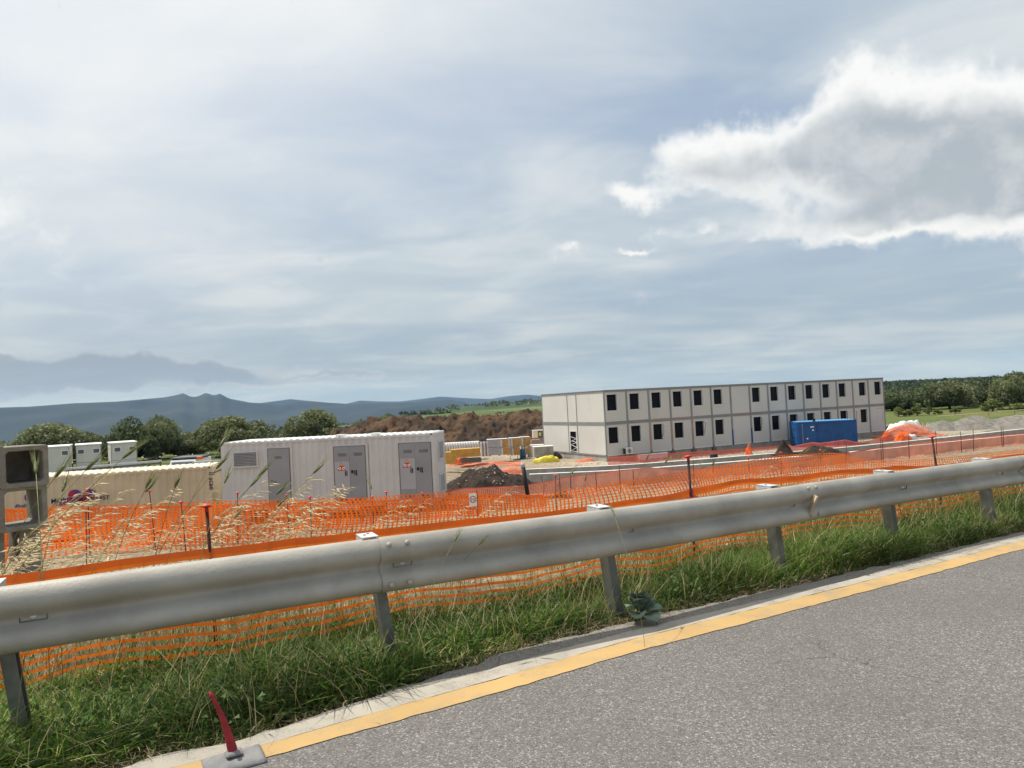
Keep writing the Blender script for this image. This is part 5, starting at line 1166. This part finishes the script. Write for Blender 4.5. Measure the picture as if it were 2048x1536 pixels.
def tree_at(kind, label, cat, px, pybase, Y, wpx, hpx, group, rz=None):
    """kind -> template; size in metres follows from the distance"""
    k = Y / F; x = at_y(px, pybase, Y); h = hpx * k; w = wpx * k; H0, W0, cols, nl, sz, lob = KIND[kind]
    key = (kind, random.randint(0, 2))
    first = key not in TP
    if first: TP[key] = make_tree('tree' if cat == 'tree' else 'shrub', H0, W0, cols, hash(kind) % 97 * 0 + len(TP) * 13 + 5, nl, lob, sz); g = TP[key]
    else: g = copy_tree(TP[key])
    g.location = (x[0], x[1], tz(x[0], x[1]) - .05); g.rotation_euler = (0, 0, random.random() * 6.28 if rz is None else rz); g.scale = (w / W0, w / W0, h / H0)
    return tag(g, label, cat, group)
KIND = {'broad': (6., 9., OLIVE, 15000, .21, 14), 'dark': (6., 7.5, DARKG, 13000, .20, 14), 'young': (2.2, 2.0, BRIGHT, 1100, .12, 5), 'bush': (3., 5., BRIGHT, 2600, .2, 7), 'far': (7., 6., DARKG, 700, .6, 5)}
GL = 'trees behind the site on the left'
for kd, lab, px, pb, Y, w, h in [
    ('broad', 'tree cut off at the left picture edge above the box sections', 0, 925, 112, 110, 42), ('broad', 'broad tree behind the left and middle site cabins', 105, 925, 108, 150, 76), ('broad', 'low tree crown between the middle and right cabins', 175, 922, 116, 70, 52),
    ('dark', 'big dense tree right behind the right site cabin', 262, 920, 104, 92, 84), ('broad', 'dense tree right of the right site cabin', 318, 918, 108, 84, 80), ('broad', 'lower tree above the white van', 385, 915, 112, 80, 44),
    ('broad', 'large rounded tree above the left end of the grey container', 460, 912, 106, 118, 74), ('dark', 'low tree between the two rounded trees above the grey container', 545, 905, 118, 80, 38), ('broad', 'tallest rounded tree above the middle of the grey container', 632, 902, 108, 112, 76), ('broad', 'small tree at the left foot of the earth bank', 585, 903, 114, 60, 38)]:
    tree_at(kd, lab, 'tree', px, pb, Y, w * 1.08, h * 1.10, GL)
for lab, px, pb, Y, w, h in [('low green bush on top of the earth bank left part', 775, 846, 130, 60, 20), ('low green bush behind the earth bank middle', 930, 838, 170, 50, 12), ('green bush behind the earth bank near the building', 1030, 836, 180, 80, 14), ('second green bush behind the earth bank nearest the building', 1075, 832, 190, 60, 14), ('small green bush behind the dark end of the earth bank', 720, 850, 125, 40, 10)]:
    p = at_y(px, pb, Y); t = tree_at('bush', lab, 'bush', px, pb, Y, w, max(h, 12) + (p[2] - tz(p[0], p[1])) * F / Y, 'bushes behind the earth bank')
GR = 'trees beyond the field on the right'
for kd, lab, px, pb, Y, w, h in [
    ('dark', 'tree directly beside the right end of the building', 1785, 826, 150, 70, 42), ('dark', 'second tree right of the building with dark crown', 1822, 824, 152, 62, 42), ('dark', 'third tree right of the building with dark crown', 1862, 824, 146, 70, 54), ('broad', 'wide dense tree in the middle of the right tree row', 1900, 824, 144, 90, 58),
    ('dark', 'tree right of the wide dense one in the right row', 1945, 818, 150, 72, 56), ('dark', 'tall tree near the right edge behind the gravel heaps', 1985, 816, 146, 70, 62), ('broad', 'large tree at the right picture edge', 2035, 818, 128, 90, 76), ('dark', 'tree beyond the right picture edge', 2095, 815, 128, 90, 76), ('dark', 'rear tree filling the gap in the right row', 2010, 806, 165, 80, 52), ('dark', 'rear tree between the second and third of the right row', 1842, 815, 165, 60, 40), ('dark', 'rear tree above the young field trees', 1925, 812, 165, 70, 48)]:
    tree_at(kd, lab, 'tree', px, pb, Y, w, h, GR)
for lab, px, pb, w, h in [('young tree in the field nearest the building', 1798, 836, 26, 20), ('young leafy tree with dark trunk in the field', 1834, 833, 26, 26), ('third young tree of the field', 1858, 830, 18, 18), ('small young tree left above the gravel heaps', 1876, 824, 16, 14), ('young bush at the right above the tallest gravel heap', 1910, 820, 20, 14), ('large young bush right above the gravel heaps', 1985, 818, 40, 26), ('low young bush between the field trees', 1818, 830, 24, 14), ('yellowish young bush at the far right of the field', 2035, 815, 30, 16)]:
    tree_at('young', lab, 'tree', px, pb, 122, w, h, 'young trees in the field')
# far tree rows on the plain
for i in range(46):
    px = 800 + i * 4.4 + random.uniform(-1.5, 1.5); Y = 760 + random.uniform(-30, 30); p = at_y(px, 826, Y)
    g = tree_at('far', 'tiny dark tree of the far row on the plain left of the building', 'tree', px, 826, Y, random.uniform(4, 8), random.uniform(4, 9), 'far row of dark trees on the plain')
    g.location.z = p[2] - 2
for i in range(26):
    px = 990 + i * 4.2 + random.uniform(-1.5, 1.5); Y = 420 + random.uniform(-20, 20); p = at_y(px, 832, Y)
    g = tree_at('far', 'small green tree of the hedge line behind the earth bank', 'tree', px, 832, Y, random.uniform(8, 14), random.uniform(7, 11), 'hedge line behind the earth bank'); g.location.z = min(p[2] - .5, g.location.z)
# far hedges and copses on the plain as one mass each
def copse(name, label, n, xa, xb, ya, yb, size, hgt):
    c = []
    for i in range(n):
        px = random.uniform(xa, xb); Y = random.uniform(ya, yb); p = at_y(px, 830, Y); c.append((p[0], p[1], tz(p[0], p[1]) + hgt * .4))
    V, T, C = leaf_cloud(n * 22, c, [(hgt * 1.2, hgt * 1.2, hgt * .7)] * n, size, DARKG); o = link(bpy.data.objects.new(name, tri_mesh(name, V, T, 'leafcol', C))); tag(o, label, 'woodland', kind='stuff')
copse('plain_woods', 'scattered dark copses on the plain below the hills', 420, -400, 1150, 900, 2600, 2.6, 6.)
copse('left_hedge', 'continuous low dark scrub behind the trees on the left', 160, -250, 660, 122, 150, .5, 3.2)
copse('right_scrub', 'continuous dark scrub closing the right tree row', 150, 1770, 2250, 158, 185, .6, 3.6)
# wire-and-pole fence on the field edge at the right
a = at_y(1875, 833, 112); b = at_y(2300, 800, 106); za, zb_ = tz(a[0], a[1]), tz(b[0], b[1])
g = thing('field_fence', 'thin pale rail fence running across the field on the right', 'fence', (a[0], a[1], za))
MB().tube([(0, 0, a[2] - za), (b[0] - a[0], b[1] - a[1], b[2] - za)], .07, 6).build('rail', 'wood_pale', g)
for j in range(9):
    t = j / 8; q = a + (b - a) * t; z_ = tz(q[0], q[1]); MB().tube([(q[0] - a[0], q[1] - a[1], z_ - za - .1), (q[0] - a[0], q[1] - a[1], q[2] - za)], .05, 6).build('post', 'wood', g)
# ================================================================== VERGE VEGETATION
def blades(name, x, y, h, width, lean, cols, m='grasscol', label=None, cat=None, zoff=-.02, az_bias=None, seed=1, curl=.6):
    rng = np.random.default_rng(seed); n = len(x); z = terrain(x, y) + zoff
    a = rng.random(n) * 6.283 if az_bias is None else az_bias + rng.normal(0, .9, n)
    ln = lean * (.3 + rng.random(n)); dx, dy = np.cos(a), np.sin(a); tw = a + 1.57 + rng.normal(0, .5, n); wx, wy = np.cos(tw) * width * .5, np.sin(tw) * width * .5
    base = np.stack([x, y, z], 1); side = np.stack([wx, wy, np.zeros(n)], 1); dirv = np.stack([dx, dy, np.zeros(n)], 1)
    def lev(t, wd): 
        c = base + dirv * (h * ln * t ** (1 + curl))[:, None]; c[:, 2] += h * (t - .25 * ln * t * t); return c, side * wd
    c0, s0 = lev(0., 1.); c1, s1 = lev(.45, .85); c2, s2 = lev(.8, .5); c3, _ = lev(1., 0)
    V = np.stack([c0 - s0, c0 + s0, c1 - s1, c1 + s1, c2 - s2, c2 + s2, c3], 1).reshape(-1, 3); k = (np.arange(n) * 7)[:, None]
    T = np.concatenate([k + np.array(t)[None] for t in ((0, 1, 3), (0, 3, 2), (2, 3, 5), (2, 5, 4), (4, 5, 6))], 0)
    C = cols * (.75 + .5 * rng.random(n))[:, None]; o = link(bpy.data.objects.new(name, tri_mesh(name, V, T, m, np.repeat(C, 7, 0))))
    tag(o, label, cat, kind='stuff'); return o
def vcol(n, pal, wts, rng): return np.array(pal)[rng.choice(len(pal), n, p=np.array(wts) / sum(wts))]
GREEN = [(.070, .145, .016), (.120, .195, .026), (.042, .100, .014), (.17, .20, .045), (.34, .28, .12)]
DRY = [(.46, .38, .20), (.38, .30, .15), (.22, .22, .08), (.55, .48, .30)]
def area(n, s0, s1, dlo, dhi, rng, dens=None, bias=1.0):
    s = rng.uniform(s0, s1, n); lo = dlo(s) if callable(dlo) else dlo; hi = dhi(s) if callable(dhi) else dhi; d = lo + (hi - lo) * rng.random(n) ** bias
    x = s * U[0] + d * Nn[0]; y = s * U[1] + d * Nn[1]
    if dens is not None: k = rng.random(n) < dens(x, y, s, d); x, y, s, d = x[k], y[k], s[k], d[k]
    return x, y, s, d
rg = np.random.default_rng(5)
edge0 = lambda s: e_a1(s) - .03 + .11 * fbm(s * 2.2, s * 0 + 3.3, 3)
# short green carpet, in tufts
x, y, s, d = area(130000, -2.6, 18, edge0, lambda s: 5.3 + DY(s), rg, lambda x, y, s, d: np.clip(.25 + 1.6 * fbm(x * 2.2, y * 2.2, 3) + 1.0 * sstep(d - edge0(s), .0, .22), 0, 1))
ed = sstep(d - edge0(s), -.02, .30); tall = .85 + 1.3 * fbm(x * 1.3 + 4, y * 1.3, 3)
h = (.05 + .17 * ed * np.clip(tall, .25, 1.7)) * rg.uniform(.45, 1.4, len(x)) * (1 - .58 * sstep(d - DY(s), 4.40, 4.80)) * (1 + .10 * sstep(s, 2.2, 5))
cg = vcol(len(x), GREEN, [.32, .26, .26, .12, .04], rg); dry = rg.random(len(x)) < (.34 * (1 - ed) + .05); cg[dry] = vcol(int(dry.sum()), DRY, [.4, .3, .2, .1], rg)
patch = np.clip(.8 + 1.1 * fbm(x * .8 + 11, y * .8, 3), .45, 1.35); cg = cg * patch[:, None] * (1.35 - .25 * sstep(s, 2, 5))[:, None]
blades('verge_grass', x, y, h, .0080, 1.25, cg, label='green grass verge growing between the road edge and the net', cat='grass', seed=3)
# low broad-leaved weeds among it
x, y, s, d = area(28000, -2.6, 18, lambda s: edge0(s) + .03, lambda s: 5.1 + DY(s), rg, lambda x, y, s, d: (fbm(x * 1.5 + 21, y * 1.5, 3) > .02 - .012 * s).astype(float))
n_ = len(x); zt_ = terrain(x, y) + rg.uniform(.02, .20, n_) * np.clip(sstep(d - edge0(s), 0, .3), .15, 1) * (1 - .6 * sstep(d - DY(s), 4.40, 4.80))
cen = np.stack([x, y, zt_], 1); V, T, C = leaf_cloud(n_, cen, [(.03, .03, .02)] * n_, .017, [(.035, .075, .018), (.09, .15, .035)])
o = link(bpy.data.objects.new('leafy_weeds', tri_mesh('leafy_weeds', V, T, 'grasscol', C))); tag(o, 'low leafy green weeds mixed into the grass verge', 'weeds', kind='stuff')
# taller mixed grass behind the near net
x, y, s, d = area(48000, -3.2, 20, lambda s: 5.05 + DY(s), 9.0, rg, lambda x, y, s, d: np.clip(.5 + 1.4 * fbm(x * .9 + 7, y * .9, 3), .06, 1))
pw = np.clip(.35 + .45 * (s - 2) / 6, .18, .9); cg = vcol(len(x), GREEN, [.3, .3, .2, .15, .05], rg); dry = rg.random(len(x)) > pw; cg[dry] = vcol(int(dry.sum()), DRY, [.35, .3, .2, .15], rg)
blades('tall_grass', x, y, rg.uniform(.12, .46, len(x)), .006, .6, cg, label='taller mixed green and straw grass around the near net', cat='grass', seed=4)
# a few loose tall stems in front
x, y, s, d = area(7500, -2.6, 16, lambda s: edge0(s) + .08, lambda s: 5.0 + DY(s), rg, None, .75); cg = vcol(len(x), DRY + GREEN[:2], [.15, .12, .15, .06, .27, .25], rg)
blades('loose_stems', x, y, rg.uniform(.14, .44, len(x)), .0048, .7, cg, label='thin loose grass stems sticking out of the verge', cat='grass', seed=14)
# dry grass over the stony slope
x, y, s, d = area(46000, -8, 34, 5.9, 21, rg, lambda x, y, s, d: np.clip(.10 + 1.5 * fbm(x * .55 + 2, y * .55, 3) + .40 * (1 - sstep(d, 6, 11)), 0.04, 1), 1.7)
cg = vcol(len(x), DRY, [.4, .25, .2, .15], rg); k = rg.random(len(x)) < .30; cg[k] = vcol(int(k.sum()), GREEN, [.3, .3, .1, .3, 0.001], rg)
blades('dry_slope_grass', x, y, rg.uniform(.12, .42, len(x)), .010, .6, cg, label='sparse dry straw-coloured grass on the stony slope', cat='grass', seed=6)
# straw litter along the asphalt edge
x, y, s, d = area(5600, -2.2, 14, lambda s: e_a1(s) - .03, lambda s: e_a1(s) + .22, rg); cl = vcol(len(x), [(.30, .23, .13), (.20, .15, .09), (.42, .35, .22), (.12, .10, .06)], [.35, .3, .2, .15], rg)
blades('straw_litter', x, y, rg.uniform(.06, .20, len(x)) * .5, .004, 3.2, cl, label='dead straw lying along the asphalt edge', cat='straw', zoff=.012, seed=8, curl=0)
# weeds in the field on the right and beside the far heaps
x, y, s, d = area(9000, 30, 90, 58, 96, rg, None); k = np.arctan2(x, y) > .5; x, y = x[k], y[k]
blades('field_weeds', x, y, rg.uniform(.25, .8, len(x)), .05, .5, vcol(len(x), [(.10, .13, .035), (.18, .17, .06), (.30, .24, .11)], [.5, .3, .2], rg), label='rough yellowish weeds at the edge of the right field', cat='weeds', seed=9)
# --- wild oats and wild barley, stalk by stalk
def stalk_pts(h, lean, az_, n=7):
    return [Vector((math.cos(az_) * h * lean * (i / n) ** 1.7, math.sin(az_) * h * lean * (i / n) ** 1.7, h * (i / n) * (1 - .18 * lean * (i / n)))) for i in range(n + 1)]
def make_oat(seed, h):
    rng = random.Random(seed); g = bpy.data.objects.new('wild_oat', None); COL.objects.link(g); st = stalk_pts(h, .75, 0)
    MB().tube(st, [.0024, .0022, .002, .0018, .0016, .0014, .0011, .0008], 4).build('stem', 'straw', g, True)
    sp = MB()
    for k in range(34):
        t = .50 + .50 * (k / 34); i = t * 7; a = int(min(i, 6)); p = st[a].lerp(st[a + 1], i - a); an = rng.uniform(0, 6.28); l = rng.uniform(.03, .085) * (1.25 - t * .75)
        q = p + Vector((math.cos(an) * l + .02, math.sin(an) * l, rng.uniform(-.01, .03)))
        sp.tube([p, q], .0006, 3, False); dv = Vector((math.cos(an) * .4 + .7, math.sin(an) * .4, -.15 + rng.uniform(-.3, .3))).normalized(); L_ = rng.uniform(.036, .056)
        s1 = dv.cross(Vector((0, 0, 1))).normalized() * .0040; up = s1.cross(dv) * .9
        tip = q + dv * L_; m_ = q + dv * L_ * .35
        sp.add([q, m_ + s1, m_ + up, m_ - s1, m_ - up, tip], [(0, 1, 2), (0, 2, 3), (0, 3, 4), (0, 4, 1), (5, 2, 1), (5, 3, 2), (5, 4, 3), (5, 1, 4)])
    sp.build('seed_heads', 'oat_seed', g); lf = MB()
    for k in range(3):
        p = st[k + 1]; an = rng.uniform(0, 6.28); d_ = Vector((math.cos(an), math.sin(an), .5)); s_ = Vector((-math.sin(an), math.cos(an), 0)) * .004
        lf.strip([p - s_, p + d_ * .09 - s_, p + d_ * .15 + Vector((0, 0, -.05))], [p + s_, p + d_ * .09 + s_, p + d_ * .15 + Vector((0, 0, -.05)) + s_ * .2])
    lf.build('leaves', 'straw', g); return g
def make_barley(seed, h, m):
    rng = random.Random(seed); g = bpy.data.objects.new('wild_barley', None); COL.objects.link(g); st = stalk_pts(h, .55, 0)
    MB().tube(st, .0013, 4).build('stem', 'barley_stem', g, True); d_ = (st[-1] - st[-2]).normalized(); L_ = .072; e = MB()
    pts = [st[-1] + d_ * (L_ * i / 6) + Vector((0, 0, -.008 * (i / 6) ** 2)) for i in range(7)]; e.tube(pts, [.002, .0050, .0060, .0058, .0048, .0035, .001], 6)
    for k in range(34):
        t = rng.random(); p = st[-1] + d_ * (L_ * t); an = rng.uniform(0, 6.28); s_ = d_.cross(Vector((0, 0, 1))).normalized(); u_ = s_.cross(d_); o = (s_ * math.cos(an) + u_ * math.sin(an))
        a = p + o * .006; b = p + d_ * .06 + o * .018; w = d_.cross(o) * .0007; e.add([a - w, a + w, b], [(0, 1, 2)])
    e.build('ear', m, g, True); return g
mat('straw', (.55, .44, .22), .6, .15, 20, transl=.2); mat('oat_seed', (.70, .59, .36), .55, .1, 30, transl=.3); mat('barley_stem', (.22, .24, .08), .6, .2, 20, transl=.2); mat('barley_green', (.24, .26, .09), .6, .25, 30, transl=.2); mat('barley_dry', (.52, .42, .22), .6, .2, 30, transl=.2)
def plant(tmpl, top_px, top_py, d, az_, label, cat, group, h0, first):
    """tip at the pixel, rooted on the ground at distance d from the road line"""
    tip = at_d(top_px, top_py, d); z0 = tz(tip[0], tip[1]); h = max(.15, tip[2] - z0)
    g = tmpl if first else copy_tree(tmpl); sc_ = h / (h0 * .84); g.scale = (sc_,) * 3
    tp_ = Vector((h0 * .75 * sc_, 0, 0)) if 'oat' in cat else Vector((h0 * .55 * sc_, 0, 0))
    x = tip[0] - tp_.x * math.cos(az_); y = tip[1] - tp_.x * math.sin(az_); g.location = (x, y, tz(x, y) - .01); g.rotation_euler = (random.uniform(-.08, .08), random.uniform(-.1, .06), az_)
    tag(g, label, cat, group)
oats = [make_oat(k, .8) for k in range(4)]; bar = [make_barley(k, .8, 'barley_green') for k in range(3)]; bard = [make_barley(k + 7, .3, 'barley_dry') for k in range(2)]
uo = set(); ub = set()
OT = [(72, 1090, 5.4), (95, 1072, 5.5), (40, 1100, 5.3), (120, 1110, 5.5), (244, 960, 5.8), (215, 1000, 5.9), (285, 1008, 5.7), (330, 1030, 5.9), (260, 1045, 5.6), (300, 1060, 5.8), (395, 1050, 5.9), (430, 1060, 5.8), (498, 1000, 5.9), (520, 1020, 6.), (562, 985, 5.9), (600, 985, 6.0), (585, 1030, 5.8), (668, 945, 5.9), (648, 975, 6.0), (636, 1000, 5.9), (696, 956, 5.9), (618, 1040, 5.8), (655, 1045, 6.0), (860, 1010, 6.1), (812, 990, 6.0), (905, 1030, 6.2), (940, 1010, 6.2), (1030, 975, 6.5), (170, 1062, 5.6), (205, 1070, 5.7), (340, 1075, 5.7), (470, 1045, 5.8), (1250, 985, 7), (1460, 950, 7), (1540, 935, 7.2), (1660, 925, 7.5), (1740, 925, 7.5), (1930, 905, 8), (1990, 895, 8)]
OT += [(random.uniform(110, 720), random.uniform(985, 1085), random.uniform(5.3, 6.6)) for _ in range(15)]
for i, (px, py, d) in enumerate(OT):
    k = i % 4; plant(oats[k], px, py, d, random.uniform(-.5, .5), 'dry straw-coloured wild oat stalk with drooping seed heads behind the guardrail', 'wild oat', 'wild oats behind the guardrail', .8, k not in uo); uo.add(k)
BT = [(90, 965, 4.9), (128, 975, 4.9), (112, 1005, 4.8), (236, 940, 5.0), (205, 985, 4.9), (290, 985, 5.0), (300, 1010, 5.0), (350, 985, 5.1), (428, 985, 5.1), (450, 935, 5.2), (460, 965, 5.2), (505, 960, 5.3), (535, 985, 5.3), (620, 965, 5.4), (518, 1002, 5.2), (740, 1010, 5.4), (565, 1035, 5.2), (460, 1055, 5.2), (1155, 955, 6.5), (1140, 965, 6.4), (1290, 930, 6.8), (1335, 925, 6.8), (1400, 945, 7), (1418, 930, 7), (1610, 910, 7.4), (1630, 905, 7.4), (1785, 880, 7.6), (1225, 1040, 4.1), (930, 1100, 4.05), (950, 1110, 4.05), (1880, 955, 4.93), (1915, 965, 4.95)]
for i, (px, py, d) in enumerate(BT):
    k = i % 3; plant(bar[k], px, py, d, random.uniform(-1.6, 2.6), 'green wild barley stalk with bristly ear rising by the guardrail', 'wild barley', 'wild barley by the guardrail', .8, k not in ub); ub.add(k)
un = set()
for i in range(26):
    px = random.uniform(1945, 2060); py = random.uniform(1030, 1062) - (px - 1945) * .05; k = i % 2
    plant(bard[k], px, py, float(e_a1(7.6)) + random.uniform(.03, .16), random.uniform(-.4, .8), 'short dry barley stalk of the clump at the right road edge', 'wild barley', 'dry barley clump at the road edge', .3, k not in un); un.add(k)
# broad-leaved dock plant at the road edge
p = at_road(1283, 1240); zc_ = tz(p[0], p[1]); g = thing('broadleaf_weed', 'grey-green broad-leaved weed growing out of the verge at the asphalt edge', 'weed', (p[0], p[1], max(zc_, p[2]) + .01), R(0))
for j, (an, L_, el_, zz) in enumerate([(-1.9, .17, .25, .02), (-1.2, .20, .10, .02), (-.5, .17, .35, .03), (-2.6, .15, .5, .04), (.3, .14, .6, .05), (-1.6, .16, .95, .07), (-.9, .17, 1.1, .07), (2.4, .13, .9, .06), (1.3, .13, .9, .05), (-2.1, .15, .65, .08)]):
    V = []; F_ = []; nu = 8
    for i in range(nu + 1):
        t = i / nu; wd = .075 * math.sin(math.pi * min(1, t * .93 + .07)) ** .7 * (1 + .12 * math.sin(t * 17 + j)); cx_ = L_ * t; cz_ = .035 * math.sin(t * 2.6) - .05 * t * t
        for q in (-1, -.5, 0, .5, 1): V.append((cx_, wd * q, cz_ + .018 * abs(q) + .006 * math.sin(9 * t + 3 * q + j)))
    for i in range(nu):
        for q in range(4): F_.append((i * 5 + q, i * 5 + q + 1, (i + 1) * 5 + q + 1, (i + 1) * 5 + q))
    o = MB().add(V, F_).build('leaf', 'dockleaf', g, True, (0, 0, zz)); o.rotation_euler = (random.uniform(-.2, .2), -el_, an)
# ================================================================== HAZE
hz = MB().box(-18500, 18500, -18500, 18500, -190, 620).mesh('haze', 'galv'); hz.materials.clear(); hm = bpy.data.materials.new('haze'); hm.use_nodes = True; hm.node_tree.nodes.clear(); hn = NB(hm.node_tree)
pv = hn.new('ShaderNodeVolumePrincipled'); pv.inputs['Color'].default_value = (.19, .45, 1.0, 1); pv.inputs['Absorption Color'].default_value = (1, 1, 1, 1); pv.inputs['Density'].default_value = 5.2e-5; pv.inputs['Anisotropy'].default_value = .0
ho = hn.new('ShaderNodeOutputMaterial'); hn.l.new(pv.outputs[0], ho.inputs['Volume']); hz.materials.append(hm); tag(link(bpy.data.objects.new('haze', hz)), 'pale blue haze filling the air over the whole valley', 'haze', kind='stuff')
